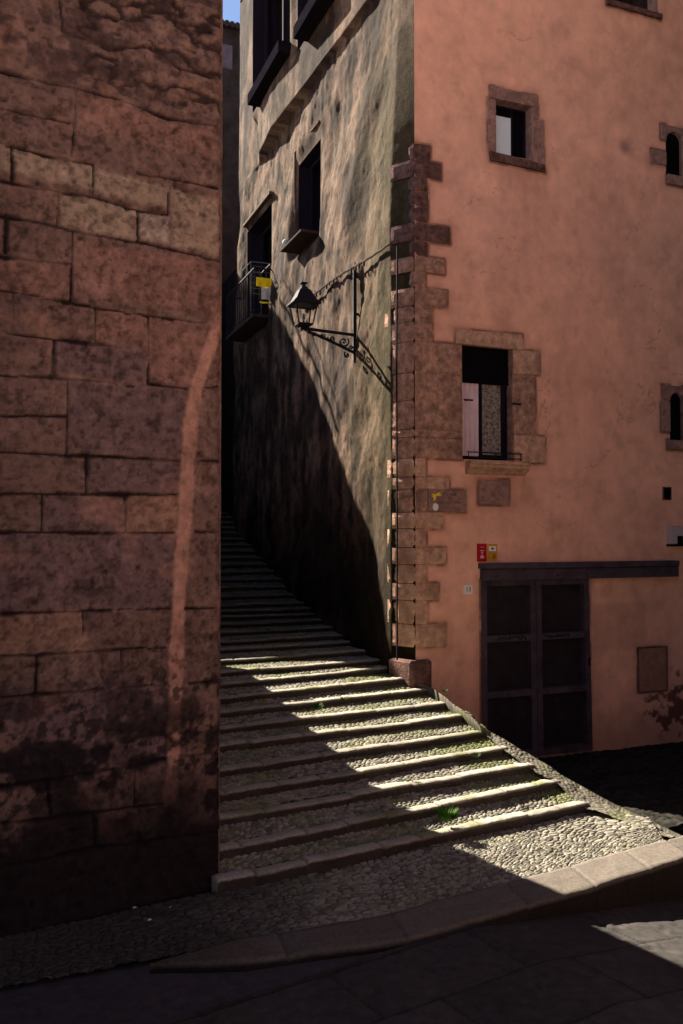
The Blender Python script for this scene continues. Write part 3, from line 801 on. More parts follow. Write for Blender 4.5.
# two dark windows high on the side
for (h, lab) in ((aholes[2], 'dark tall window high on the alley wall, nearer its far end'), (aholes[3], 'dark tall window high on the alley wall, nearer the corner')):
    w = apart('window', h[0], h[2]); w['label'] = lab
    reveal(A, h, .35, M['dark_wood'], w, o0=.2); pane_at(A, h, -.33, M['black_in'], w)
    frame_rect(A, h, -.12, -.06, .07, M['dark_wood'], w, mull=((h[0]+h[1])/2,))
    prism_on(A, rect(h[0]-.12, h[1]-.55, h[2]-.12, h[2]+.10), .0, .46, 'shadow_box', M['black_shadow'], w, .006)  # black box added where the dark shadow below the window falls

# down cable at the edge of the render
bm = bmesh.new()
tt = apx(397.5, 500, .22)[0]
add_tube(bm, [A(tt, 1.2, .23), A(tt, 3., .225), A(tt+.01, 5., .225), A(tt-.01, 6.6, .22)], .012, 6)
cable0 = from_bm('drain_cable', bm, M['copper'], None); tag(cable0, 'thin dark vertical cable running down the alley wall beside the corner stones', 'cable')
# cable with ties along the wall
bm = bmesh.new(); 
tcab = np.linspace(.2, 4.0, 26)
pts = [A(t, 6.755-.02*math.sin(t*2.2)+.035*(t-1.95), .255 + (.01 if i % 2 else 0)) for i, t in enumerate(tcab)]
add_tube(bm, pts, .02, 6)
for i in range(6, 24):
    if random.random() < .15: continue
    p = Vector(pts[i]); add_tube(bm, [p+Vector((0, 0, .02)), p+Vector((0, 0, -.04-random.random()*.04))], .018, 5)
cab = from_bm('wall_cable', bm, M['alley_trim'], None); tag(cab, 'thin pale cable strung level along the alley wall above the lantern bracket', 'cable')

# shelf added below the sill to cast the diamond-shaped shadow
pl = empty('shadow_shelf', A((tW0+tW1)/2, zW0, .1), 'dark shelf with a pale pot, added below the alley side window to cast its shadow', 'shelf')
bm = bmesh.new()
p = rect(tW0+.0, tW1-.02, zW0-.05, zW0-.003); add_prism(bm, [A(a, b, .42) for a, b in p], [A(a, b, .02) for a, b in p])
from_bm('shadow_board', bm, M['alley_dark'], pl, bevel=.006)
bm = bmesh.new(); bmesh.ops.create_icosphere(bm, subdivisions=2, radius=.06, matrix=Matrix.Translation(A(tW1-.12, zW0+.1, .35)))
from_bm('added_pale_pot', bm, M['cloth_white'], pl, smooth=True)

# ------------- iron balcony
bal = empty('iron_balcony', A((tD0+tD1)/2, zD0a, .06), 'small iron railed balcony under the far doorway of the alley wall', 'balcony')
t0, t1, ob, zb0, zr_ = tD0-.28, tD1+.1, .50, 7.12, 8.0
prism_on(A, rect(t0, t1, zb0-.07, zb0), .0, ob+.03, 'floor_slab', M['alley_dark'], bal, .006)
bm = bmesh.new()
for z_ in (zr_, zb0+.08):
    add_tube(bm, [A(t0, z_, .05), A(t0, z_, ob), A(t1, z_, ob), A(t1, z_, .05)], .016 if z_ == zr_ else .01, 6)
from_bm('handrail', bm, M['iron'], bal)
bm = bmesh.new()
for t in np.linspace(t0, t1, 15): add_tube(bm, [A(t, zb0, ob), A(t, zr_, ob)], .008, 5)
for o_ in np.linspace(.12, ob-.1, 3): add_tube(bm, [A(t0, zb0, o_), A(t0, zr_, o_)], .008, 5)
from_bm('railing_bars', bm, M['iron'], bal)
rk = empty('drying_rack', A(t0+.6, zb0, .3), 'light grey wire drying rack standing on the iron balcony', 'drying rack')
bm = bmesh.new()
for o_ in (.10, .50):
    for t in (t0+.25, t0+.9): add_tube(bm, [A(t, zb0, o_), A(t, zb0+1.08, o_)], .007, 5)
for z_ in (1.08,):
    add_tube(bm, [A(t0+.25, zb0+z_, .10), A(t0+.25, zb0+z_, .50), A(t0+.9, zb0+z_, .50), A(t0+.9, zb0+z_, .10), A(t0+.25, zb0+z_, .10)], .008, 5)
from_bm('frame', bm, M['grey_iron'], rk)
bm = bmesh.new()
for z_ in np.linspace(.45, 1.0, 6): add_tube(bm, [A(t0+.25, zb0+z_, .10), A(t0+.25, zb0+z_, .50)], .004, 4)
from_bm('rack_wires', bm, M['grey_iron'], rk)
# yellow cloth and pale cloth on the near end of the balcony
def cloth(name, t, o0, o1, z0, z1, mat, parent=None):
    oo = np.linspace(o0, o1, 24); zz = np.linspace(z0, z1, 12); O_, Z_ = np.meshgrid(oo, zz)
    T_ = t + .012*np.sin(O_*40)*ss(z1, z0, Z_)
    P_ = np.stack([CC[0]+AT[0]*T_+AN[0]*O_, CC[1]+AT[1]*T_+AN[1]*O_, Z_], -1)
    return sheet(name, P_, mat, parent)
y0 = cloth('yellow_cloth', t0-.025, .10, .47, zb0+.52, zb0+.70, M['yellow']); tag(y0, 'bright yellow cloth band hung across the near end of the iron balcony', 'cloth')
y1 = cloth('pale_cloth', t0-.018, .17, .36, zb0+.28, zb0+.53, M['cloth_white']); tag(y1, 'pale cloth hanging just below the yellow band on the balcony', 'cloth')
y2 = cloth('yellow_cloth', t0-.025, .10, .40, zb0+.20, zb0+.235, M['yellow']); tag(y2, 'thin yellow strip of cloth low on the balcony railing', 'cloth')

# ------------- street lantern on its bracket
tl_, zl_ = apx(357, 338, .20)
WO = .20
# distance out so that the lantern stands where the photograph shows it
best = min(np.linspace(.3, 1.2, 181), key=lambda o: abs((lambda p: 341.5+FPX*p[0]/p[1])(A(tl_, 0, WO+o)) - 303.2))
AR = float(best)
lamp = empty('wall_lantern', A(tl_, zl_, WO), 'black wrought iron street lantern on a scrolled bracket fixed to the alley wall', 'street lamp')
def out(o, dz, side=0.): return A(tl_+side, zl_+dz, WO+o)
br = bmesh.new()
add_tube(br, [out(.03, -.34), out(.035, -.2), out(.035, .95), out(.03, 1.03)], .028, 8)
add_tube(br, [out(.03, 1.03), out(.03, 1.13)], .02, 8, .004)
add_tube(br, [out(.03, -.34), out(.02, -.44)], .03, 8, .006)
for dz in (-.2, .35, .9): add_tube(br, [out(-.05, dz), out(.06, dz)], .02, 6)
from_bm('wall_bar', br, M['iron'], lamp)
bm = bmesh.new(); add_tube(bm, [out(.03, .04), out(AR*.5, .055), out(AR+.02, .07)], .024, 8)
from_bm('arm', bm, M['iron'], lamp)
bm = bmesh.new()
low = [(q, -.27*(1-(q/.93))**1.15+.03) for q in np.linspace(.05, .93, 12)]
add_tube(bm, [out(AR*a, b) for a, b in low], .021, 6)
def spiral(cx, cz, r, turns, st, dirn=1):
    return [out(cx+r*(1-k/26)*math.cos(st+dirn*turns*2*math.pi*k/26), cz+r*(1-k/26)*math.sin(st+dirn*turns*2*math.pi*k/26)) for k in range(26)]
for cx, cz, r, tr, st, dn in ((.16, -.07, .085, 1.6, 2.5, 1), (.30, -.045, .06, 1.5, 0.3, -1), (.41, -.015, .045, 1.4, 2.5, 1), (.50, .005, .032, 1.3, 0.3, -1), (.07, -.15, .05, 1.4, 4., 1), (.12, -.26, .045, 1.3, 1., -1)):
    add_tube(bm, spiral(cx*AR/.62, cz, r, tr, st, dn), .014, 5)
from_bm('scrollwork', bm, M['iron'], lamp)
def ringsq(bm, c, half, zq):     # square ring of verts about lantern axis
    return [bm.verts.new(Vector(A(tl_+a*half, zl_+zq, WO+AR+b*half))) for a, b in ((-1, -1), (1, -1), (1, 1), (-1, 1))]
def loft(bm, levels, cap=True):
    R = [ringsq(bm, None, h, z) for h, z in levels]
    for i in range(len(R)-1):
        for k in range(4): bm.faces.new((R[i][k], R[i][(k+1) % 4], R[i+1][(k+1) % 4], R[i+1][k]))
    if cap: bm.faces.new(R[0][::-1]); bm.faces.new(R[-1])
bm = bmesh.new(); loft(bm, [(.185, .40), (.20, .405), (.20, .42), (.15, .47), (.115, .54), (.075, .62), (.05, .635), (.045, .66), (.022, .675), (.02, .70), (.05, .715), (.05, .725), (.01, .73)])
from_bm('lamp_hood', bm, M['iron'], lamp)
bm = bmesh.new(); loft(bm, [(.10, .12), (.152, .40)], False)
from_bm('lamp_glass', bm, None or M['lamp_glass'], lamp)
# real thin glass so the wall shows through
gm = M['lamp_glass']; nt = gm.node_tree; b_ = nt.nodes['Principled BSDF']; b_.inputs['Transmission Weight'].default_value = 1.0; b_.inputs['IOR'].default_value = 1.02; b_.inputs['Base Color'].default_value = (.9, .9, .88, 1)
bm = bmesh.new()
for a in (-1, 1):
    for b in (-1, 1):
        add_tube(bm, [A(tl_+a*.103, zl_+.11, WO+AR+b*.103), A(tl_+a*.158, zl_+.41, WO+AR+b*.158)], .011, 5)
for half, zq in ((.104, .12), (.158, .40)):
    c4 = [A(tl_+a*half, zl_+zq, WO+AR+b*half) for a, b in ((-1, -1), (1, -1), (1, 1), (-1, 1), (-1, -1))]; add_tube(bm, c4, .011, 5)
from_bm('glass_frame', bm, M['iron'], lamp)
bm = bmesh.new(); loft(bm, [(.02, .05), (.045, .07), (.03, .085), (.09, .10), (.105, .115), (.1, .125)])
for a in (0, 1, 2, 3):
    an = a*math.pi/2+.4; add_tube(bm, [A(tl_+.02*math.cos(an), zl_+.04, WO+AR+.02*math.sin(an)), A(tl_+.10*math.cos(an), zl_+.03, WO+AR+.10*math.sin(an)), A(tl_+.12*math.cos(an), zl_+.08, WO+AR+.12*math.sin(an)), A(tl_+.09*math.cos(an), zl_+.115, WO+AR+.09*math.sin(an))], .008, 5)
from_bm('lamp_base', bm, M['iron'], lamp)
bm = bmesh.new(); add_tube(bm, [out(AR, .12), out(AR, .20)], .014, 6); add_tube(bm, [out(AR, .2), out(AR, .28)], .022, 8, .012)
from_bm('burner', bm, M['grey_iron'], lamp)

# ------------- door and what hangs round it
door = wpart('door', uD0, 0)
door['label'] = 'dark violet double door with six panes below a sliding rail beam'
sk = fpx(592, 748)[0]-uD1
def FD(u, z, o=0.):  # the right edge of the old door leans outwards to its foot
    return F(u + sk*ss(zD1, GZ, z)*ss(uD0, uD1, u), z, o)
H = (uD0-.005, uD1, GZ, zD1)
um = (fpx(535, 650)[0])
zr1 = fpx(535, 637)[1]; zr2 = fpx(535, 692)[1]
reveal(F, (uD0, uD1, GZ, zD1), .2, M['door_paint'], door)
prism_on(F, rect(uD0, uD1+.02, GZ, zD1), -.14, -.09, 'panel', M['door_pane'], door, 0)
frame_rect(FD, (uD0, um+.005, GZ, zD1), -.085, .012, .085, M['door_paint'], door, 'door_leaf')
frame_rect(FD, (um-.0+.01, uD1, GZ, zD1), -.085, .018, .085, M['door_paint'], door, 'door_leaf')
for (a, b) in ((uD0+.08, um-.075), (um+.09, uD1-.08)):
    for zq in (zr1, zr2):
        bm = bmesh.new()
        p = rect(a, b, zq-.045, zq+.045); add_prism(bm, [FD(x, y, .006) for x, y in p], [FD(x, y, -.08) for x, y in p])
        from_bm('cross_rail', bm, M['door_paint'], door, bevel=.003)
rnd = random.Random(3)     # illegible black marker scrawl along the middle rail
for (a, b) in ((um-.62, um-.12), (um+.14, um+.55)):
    x = a; pts = []
    while x < b:
        pts.append(FD(x, zr1+rnd.uniform(-.028, .028), .009)); x += rnd.uniform(-.008, .028)
    bm = bmesh.new(); add_tube(bm, pts, .006, 4); from_bm('scrawl', bm, M['ink'], door)
prism_on(F, rect(uD1-.03+sk*.4, uD1-.015+sk*.4, .98, 1.10), 0, .05, 'handle', M['iron'], door, .003)
for i_ in range(2):
    pass
# beams over the door
ua, za = fpx(478, 563); ubb, _ = fpx(672, 561); z1 = fpx(478, 569)[1]; z2 = fpx(480, 580.5)[1]
bm_ = empty('door_beam', F(ua, za, .1), 'long dark beam with sliding rail fixed above the door', 'beam')
prism_on(F, rect(ua, ubb, z1+.004, za), -.03, .16, 'top_rail', M['door_paint'], bm_, .006)
prism_on(F, rect(ua+.03, ubb+.03, z2, z1), -.03, .11, 'lower_beam', M['door_paint'], bm_, .006)
bm = bmesh.new()
for uq in np.linspace(ua+.2, ubb-.15, 7): add_prism(bm, [F(uq+a, z2+b, .118) for a, b in ((0, .05), (.02, .05), (.02, .07), (0, .07))], [F(uq+a, z2+b, .1) for a, b in ((0, .05), (.02, .05), (.02, .07), (0, .07))])
from_bm('bolt_heads', bm, M['iron'], bm_)
# dark strip of old iron at the left of the door
# stickers
sg = empty('red_sign', F(*fpx(481.5, 552), .01), 'small red sign with pink print above the left end of the beam', 'sign')
u0, z1 = fpx(476.8, 543.8); u1, z0 = fpx(486.3, 561.5)
prism_on(F, rect(u0, u1, z0, z1), -.01, .012, 'plate', M['red'], sg, .002)
uc_ = (u0+u1)/2; hz = z1-z0
bm = bmesh.new()
for (a, b, c_, d_) in ((-.035, .035, .60, .64), (-.03, .03, .80, .83), (-.012, .014, .45, .56)):
    p = rect(uc_+a, uc_+b, z0+hz*c_, z0+hz*d_); add_prism(bm, [F(x, y, .015) for x, y in p], [F(x, y, .011) for x, y in p])
p = [(uc_+.032*math.cos(a_), z0+hz*.18+ .05*math.sin(a_)) for a_ in np.linspace(0, math.pi, 10)]; add_prism(bm, [F(x, y, .015) for x, y in p], [F(x, y, .011) for x, y in p])
from_bm('print', bm, M['pinkprint'], sg)
sg = empty('ochre_sign', F(*fpx(492, 552), .01), 'small ochre sign with a white panel beside the red sign', 'sign')
u0, z1 = fpx(486.9, 544.2); u1, z0 = fpx(497, 560.8)
prism_on(F, rect(u0, u1, z0, z1), -.01, .010, 'plate', M['ochre'], sg, .002)
hz = z1-z0; wd_ = u1-u0
prism_on(F, rect(u0+wd_*.14, u1-wd_*.14, z0+hz*.58, z0+hz*.88), .009, .013, 'white_panel', M['white'], sg, 0)
p = [(u0+wd_*.36, z0+hz*.73), (u0+wd_*.5, z0+hz*.66), (u0+wd_*.68, z0+hz*.73), (u0+wd_*.5, z0+hz*.81)]
prism_on(F, p, .0125, .0155, 'print', M['ink'], sg, 0)
p = [(u0+wd_*.5, z0+hz*.1), (u0+wd_*.85, z0+hz*.12), (u0+wd_*.8, z0+hz*.4), (u0+wd_*.55, z0+hz*.42)]
prism_on(F, p, .009, .012, 'print', M['olive'], sg, 0)
hn = empty('house_number_tile', F(*fpx(468, 589.5), .01), 'small white enamel house number tile beside the door', 'number tile')
u0, z1 = fpx(463.3, 584.8); u1, z0 = fpx(472.3, 594.2)
prism_on(F, rect(u0, u1, z0, z1), -.01, .014, 'plate', M['white'], hn, .004)
text_on(F, (u0+u1)/2, (z0+z1)/2, .0155, .085, '13', M['ink'], hn, 'number', udir=FU)
# street name plaque
pq = empty('street_plaque', F(*fpx(446, 500), .02), 'worn stone street name plaque with a yellow arrow mark and a round white sticker', 'plaque')
u0, z1 = fpx(427.5, 489.5); u1, z0 = fpx(465.5, 512.3)
prism_on(F, rect(u0, u1, z0, z1), -.02, .028, 'slab', M['trim'], pq, .006)
hz = z1-z0; wd_ = u1-u0
for s_, zq, sz in (('PUJADA', .80, .058), ('DE', .62, .052), ('SANT DOMENEC', .42, .052)):
    text_on(F, u0+wd_*.56, z0+hz*zq, .0295, sz, s_, M['quoin_dark'], pq, 'lettering', udir=FU)
bm = bmesh.new()
for p in ([(.07, .66), (.12, .66), (.33, .86), (.27, .88)], [(.07, .74), (.33, .72), (.33, .78), (.10, .80)], [(.12, .52), (.16, .52), (.20, .70), (.15, .70)]):
    q = [(u0+wd_*a, z0+hz*b) for a, b in p]; o_ = .031+random.random()*.002; add_prism(bm, [F(x, y, o_) for x, y in q], [F(x, y, .027) for x, y in q])
from_bm('yellow_mark', bm, M['yellow'], pq)
p = [(u0+wd_*.18+.042*math.cos(a_), z0+hz*.22+.05*math.sin(a_)) for a_ in np.linspace(0, 2*math.pi, 17)[:-1]]
prism_on(F, p, .027, .0315, 'round_sticker', M['white'], pq, 0)
# meter box, vent, hatch
ub_, zb_ = fpx(666.5, 544); ue_, ze_ = fpx(680, 526.5)
mb = empty('meter_box', F(ub_, zb_, .0), 'small grey white utility box with dark opening fixed right of the beam', 'utility box')
prism_on(F, rect(ub_, ue_, zb_, ze_), -.01, .10, 'housing', M['box_white'], mb, .008)
uo, zo = fpx(672.5, 536); uo2, _ = fpx(677.5, 536)
prism_on(F, rect(uo, uo2, zb_-.02, zo), .09, .112, 'opening', M['black_in'], mb, .002)
prism_on(F, rect(ub_-.01, ue_+.01, zb_-.035, zb_-.003), .0, .09, 'base', M['iron'], mb, .004)
uv, zv = fpx(663.5, 499); uv2, zv2 = fpx(670, 488)
vt = empty('wall_vent', F(uv, zv, 0), 'small square dark vent hole in the salmon wall', 'vent')
prism_on(F, rect(uv, uv2, zv, zv2), -.02, .008, 'cover', M['black_in'], vt, .002)
frame_rect(F, (uv-.015, uv2+.015, zv-.015, zv2+.015), -.02, .014, .014, M['quoin_dark'], vt, 'frame')
uh, zh = fpx(638.5, 692); uh2, zh2 = fpx(666, 647)
ht_ = empty('wall_hatch', F(uh, zh, 0), 'brown rectangular metal hatch set low in the salmon wall', 'hatch')
prism_on(F, rect(uh, uh2, zh, zh2), -.02, .012, 'panel', M['hatch'], ht_, .004)
frame_rect(F, (uh-.015, uh2+.015, zh-.015, zh2+.015), -.02, .018, .015, M['quoin_dark'], ht_, 'frame')

# the plaster itself, with the dark line of dirt and cracked edge round every stone
U, Z, O, pink, keep = WALL
near = (U < 5.2)
Dd = dist_segs(U + .012*(fbm(U*14, Z*14, 360)-.5), Z + .012*(fbm(U*14, Z*14, 361)-.5), OUTL)
edge = ss(.045, .020, Dd)*(.4+.6*ss(.3, .55, fbm(U*5, Z*5, 362)))*near
pink = lerp3(pink, (.07, .032, .026), np.clip(edge, 0, 1)*.95)
pink = lerp3(pink, (.45, .22, .15), ss(.16, .02, Dd)*.35*near)
P = np.stack([CC[0]+FU[0]*U+FN[0]*O, CC[1]+FU[1]*U+FN[1]*O, Z], -1)
sheet('front_wall', P, M['attr_plaster'], house, col=pink, keep=keep)

# ================================================================== STONE HOUSE, LEFT
lh = empty('stone_house', (*Lw(1.5, 0, -1.)[:2], 0), 'old house of large dressed stone blocks filling the left side', 'house')
LHT = 7.4
segs_px = [
 ((0, 71), (44, 81), (118, 98), (168, 118), (219, 126)), ((0, 108), (71, 123)), ((77, 88), (72, 155)),
 ((0, 143), (44, 155), (94, 165)), ((138, 173), (180, 180), (219, 188)), ((94, 165), (93, 197)), ((0, 180), (59, 192), (93, 197), (138, 210), (168, 215)),
 ((59, 192), (58, 227)), ((138, 210), (138, 241)), ((169, 192), (168, 215)), ((0, 215), (57, 226), (72, 231), (148, 244), (220, 261)),
 ((12, 145), (12, 178)), ((7, 215), (6, 251)), ((73, 231), (71, 301)), ((0, 256), (72, 264)), ((0, 290), (64, 301), (98, 308), (148, 316), (208, 323)),
 ((13, 290), (12, 327)), ((96, 308), (96, 344)), ((149, 316), (148, 384)), ((0, 332), (55, 339), (104, 345), (146, 350)), ((55, 339), (55, 376)),
 ((0, 376), (47, 377), (88, 381), (135, 386)), ((149, 384), (187, 389)), ((68, 379), (67, 455)), ((0, 416), (67, 416)),
 ((0, 452), (67, 455), (111, 457), (165, 460), (180, 461)), ((87, 457), (86, 494)), ((0, 494), (80, 494), (177, 495)), ((43, 495), (42, 532)), ((126, 495), (126, 532)),
 ((0, 532), (100, 533), (175, 533)), ((0, 614), (111, 610), (172, 609)), ((84, 611), (84, 651)), ((0, 656), (36, 655), (126, 649), (166, 648)), ((37, 656), (36, 695)),
 ((122, 651), (123, 688)), ((0, 698), (103, 689), (168, 684)), ((0, 788), (76, 776), (137, 766), (170, 758), (219, 753)), ((135, 767), (135, 804)), ((48, 783), (50, 814)),
 ((0, 824), (38, 821), (137, 807), (170, 803)), ((0, 868), (90, 850), (219, 832)), ((95, 812), (96, 848)), ((198, 461), (220, 461)), ((196, 532), (220, 532)), ((185, 609), (219, 608)), ((190, 684), (219, 682)),
 ((205, 388), (220, 386)), ((150, 40), (176, 67), (215, 78)), ((60, 0), (63, 30), (110, 50)), ((175, 0), (176, 20), (210, 30))]
segs = []
for pl_ in segs_px:
    q = [lpx(*p) for p in pl_]
    for a, b in zip(q[:-1], q[1:]): segs.append((a, b, random.Random(round(a[0]*1000)).uniform(.6, 1.25)))
strip = [lpx(*p) for p in ((221, 318), (211, 345), (197, 385), (191, 420), (187, 470), (185, 520), (181, 560), (178, 620), (176, 680), (173, 740), (173, 765), (170, 800))]
def _unused(X, Y, sg):
    D = np.full(X.shape, 9.); 
    for (a, b, w_) in sg:
        ax, ay = a; bx, by = b; dx, dy = bx-ax, by-ay; L2 = dx*dx+dy*dy+1e-9
        t = np.clip(((X-ax)*dx+(Y-ay)*dy)/L2, 0, 1); d = np.hypot(X-ax-t*dx, Y-ay-t*dy)/w_
        D = np.minimum(D, d)
    return D
blocks = [((68, 380), (182, 456), 'g'), ((0, 533), (172, 611), 'g'), ((59, 193), (137, 240), 'y'), ((0, 690), (168, 765), 'g'), ((73, 240), (215, 315), 'p'), ((55, 340), (146, 380), 'g'), ((0, 145), (93, 190), 'y'),
          ((94, 170), (168, 208), 'y'), ((138, 211), (168, 243), 'w'), ((172, 190), (219, 255), 'y'), ((126, 495), (176, 532), 'o'), ((0, 614), (84, 652), 'o'), ((42, 496), (126, 532), 'g'), ((96, 309), (148, 346), 'p'), ((149, 318), (205, 386), 'p'),
          ((87, 458), (178, 494), 'g'), ((0, 256), (72, 300), 'p'), ((80, 95), (215, 160), 'p')]
vs_ = np.arange(-.01, 2.75, .0125); zs = np.arange(-.02, LHT+.01, .0125)
Vv, Z = np.meshgrid(vs_, zs)
wu = Vv + .014*(fbm(Vv*9, Z*9, 600)-.5) + .008*(fbm(Vv*35, Z*35, 604)-.5); wz = Z + .016*(fbm(Vv*9, Z*9, 601)-.5)+.008*(fbm(Vv*35, Z*35, 605)-.5)
D = dist_segs(wu, wz, segs)
jw = .0065+.011*ss(.45, .75, fbm(Vv*3.5, Z*3.5, 607))
joint = 1-ss(jw*.4, jw*1.6, D)
jd = .5+.5*ss(.3, .55, fbm(Vv*4+9, Z*4, 608))      # some joints are full of mortar
stripd = dist_segs(wu, wz, [(a, b, 1.) for a, b in zip(strip[:-1], strip[1:])])
sw = .066+.05*(fbm(Vv*2, Z*5, 620, 5)-.5)+.035*ss(5.4, 5.9, Z)
stripm = (1-ss(sw*.6, sw*1.05, stripd+.02*(fbm(Vv*30, Z*30, 621)-.5)))*(.55+.45*ss(.3, .5, fbm(Vv*9, Z*6, 622, 5)))
joint = joint*(1-stripm)
topz = ss(lpx(110, 125)[1], lpx(110, 60)[1], Z+.25*(fbm(Vv*2, Z*2, 630)-.5))
crag = np.abs(fbm(Vv*2.2+Z*.9, Z*4.5, 631, 5)-.5)*2
O = -.028*joint*jd + .022*(fbm(Vv*2.5, Z*2.5, 640)-.5) + .010*(fbm(Vv*12, Z*12, 641)-.5) + .006*(fbm(Vv*45, Z*45, 642)-.5)
pits = ss(.60, .72, fbm(Vv*24, Z*24, 643, 5)); O -= .009*pits; pit2 = ss(.66, .74, fbm(Vv*7, Z*9, 646, 6)); O -= .012*pit2
O -= topz*(.022*ss(.10, .01, crag)) + topz*.03*(fbm(Vv*9, Z*13, 645, 5)-.5)
O = O*(1-stripm) + stripm*(.004+.012*(fbm(Vv*8, Z*3, 650)-.5))
corner_wear = ss(.05, .0, Vv)*(.018+.03*fbm(Z*3, Z*0, 651))
O -= corner_wear
c = lerp3((.150, .086, .070), (.185, .110, .088), fbm(Vv*1.3, Z*1.3, 660))
tones = {'g': (.145, .088, .084), 'y': (.30, .21, .15), 'p': (.22, .115, .09), 'w': (.34, .25, .20), 'o': (.25, .14, .10)}  # pale stones lightened further to stand in for a reflected glow
for (p0, p1, k) in blocks:
    a = lpx(*p0); b = lpx(*p1); v0, v1 = sorted((a[0], b[0])); z0, z1 = sorted((a[1], b[1]))
    m_ = ss(-.03, .02, np.minimum(np.minimum(wu-v0, v1-wu), np.minimum(wz-z0, z1-wz)))
    c = lerp3(c, tones[k], m_*.85)
c = c*(.72+.56*fbm(Vv*11, Z*11, 662, 5))[..., None]
c = lerp3(c, c*.38, ss(.56, .72, fbm(Vv*26, Z*26, 664, 4))*.6)
c = lerp3(c, c*.3, pits*.55); c = lerp3(c, c*.35, pit2*.6); c = c*(.86+.28*fbm(Vv*40, Z*60, 668, 3))[..., None]
c = lerp3(c, (.36, .18, .125), ss(.6, .8, fbm(Vv*3, Z*3, 666))*.35)
c = lerp3(c, (.44, .225, .165), stripm*.85)
# pinkish mortar smears beside the joints
c = lerp3(c, (.32, .18, .14), (1-ss(.01, .05, D))*(1-jd)*.5)
c = lerp3(c, (.02, .012, .012), np.clip(joint*jd*1.1, 0, 1))
c = lerp3(c, (.03, .018, .016), topz*ss(.12, .02, crag)*.95)
c = lerp3(c, (.05, .03, .028), topz*ss(.48, .62, fbm(Vv*6, Z*9, 647, 5))*.7)
# shade painted thick at the foot; ragged soot patches and specks above
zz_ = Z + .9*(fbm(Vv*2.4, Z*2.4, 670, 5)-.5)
foot_shade = ss(1.35, .55, zz_)
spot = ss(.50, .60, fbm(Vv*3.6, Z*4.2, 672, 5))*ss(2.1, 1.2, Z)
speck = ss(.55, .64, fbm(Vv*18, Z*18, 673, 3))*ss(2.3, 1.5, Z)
c = lerp3(c, (.012, .009, .010), np.clip(np.maximum(np.maximum(foot_shade*.96, spot*.93), speck*.75), 0, 1))
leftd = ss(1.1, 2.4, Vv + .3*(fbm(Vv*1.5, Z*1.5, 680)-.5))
c = lerp3(c, c*.55, leftd)  # left part darkened, shade painted into the stone colour
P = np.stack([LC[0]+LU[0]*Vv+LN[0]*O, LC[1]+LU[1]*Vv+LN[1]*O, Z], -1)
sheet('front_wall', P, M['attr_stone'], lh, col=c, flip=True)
# rest of the front, outside the frame, and the returns
vs2 = np.arange(2.72, 9.0, .06); zs2 = np.arange(-.02, LHT+.05, .06); V2, Z2 = np.meshgrid(vs2, zs2)
row = np.floor(Z2/.5); al = V2/.85+(row % 2)*.5; dj = np.minimum(.5-np.abs((Z2/.5) % 1-.5), (.5-np.abs(al % 1-.5))*1.7)
O2 = -.03*(1-ss(.0, .12, dj)) + .03*(fbm(V2*2, Z2*2, 690)-.5)
c2 = lerp3((.10, .06, .055), (.20, .115, .095), _h(np.floor(al), row, 6))
c2 = lerp3(c2, (.02, .015, .015), (1-ss(0, .12, dj)))
P = np.stack([LC[0]+LU[0]*V2+LN[0]*O2, LC[1]+LU[1]*V2+LN[1]*O2, Z2], -1)
sheet('front_wall_extension', P, M['attr_stone'], lh, col=c2, flip=True)
bm = bmesh.new()
tt0 = float((LC-CC)@AT)
def PI(t, z, dpt=0.):                       # t measured like on the pink side wall, dpt = depth away from the alley
    b = LC + AT*(t-tt0); q = b + (AN + AT*2.1)*dpt; return (q[0], q[1], z)
side = [(tt0+.02, -.1), (3.2, -.1), (3.2, 3.26), (1.35, 3.30), (1.2, 3.75), (.65, 4.15), (.2, 4.5), (.2, LHT), (tt0+.02, LHT)]  # unseen side, outline shaped to throw the shadow edge on the stairs
add_prism(bm, [PI(t, z, .0) for t, z in side], [PI(t, z, 2.2) for t, z in side])
q0 = LC; q2 = np.array(PI(.2, 0, 2.2)[:2]); q3 = np.array(Lw(9.0, 0, -.0)[:2]); q1 = np.array(PI(.2, 0, 0)[:2])
for a, b in ((q2, q3),):
    add_quad(bm, [(*a, -.1), (*b, -.1), (*b, LHT), (*a, LHT)])
add_quad(bm, [(*q0, LHT+.004), (*q1, LHT+.004), (*q2, LHT+.004), (*q3, LHT+.004)])
from_bm('side_walls', bm, M['quoin'], lh)

# unseen house added up the alley: roofline shaped to cut the band of sunlight
sil = [(2.79, 2.60), (4.65, 4.08), (6.0, 5.25), (7.01, 6.7), (7.46, 7.66), (8.09, 8.50), (8.87, 9.50), (10.48, 11.0), (11.89, 12.27), (13.42, 13.04), (15.16, 14.0), (16.2, 14.6), (16.6, 17.), (19.5, 24.), (28., 26.)]
poly = [(2.79, -.1)] + sil + [(28., 0.)]
nb = empty('alley_sun_blocker', PI(8, 0, .5), 'unseen house up the alley on the left, its sloping roofline shaped to cast the alley shadow', 'house')
bm = bmesh.new()
add_prism(bm, [PI(t, z, 0.03) for t, z in poly], [PI(t, z, 2.5) for t, z in poly]); from_bm('wall', bm, M['quoin_dark'], nb)
bm = bmesh.new()
add_tube(bm, [PI(8.85, 9.80, .05), PI(10.4, 11.28, .05), PI(11.8, 12.6, .05)], .04, 6)
add_tube(bm, [PI(8.7, 10.0, .05), PI(10.1, 11.4, .05), PI(11.6, 12.9, .05)], .02, 6)
for t, z in ((8.8, 9.3), (10.3, 10.7), (11.8, 12.0)): add_tube(bm, [PI(t, z, .05), PI(t-.02, z+.95, .05)], .015, 5)
from_bm('shadow_rail', bm, M['iron'], nb)  # rails added only to cast thin shadow lines on the wall

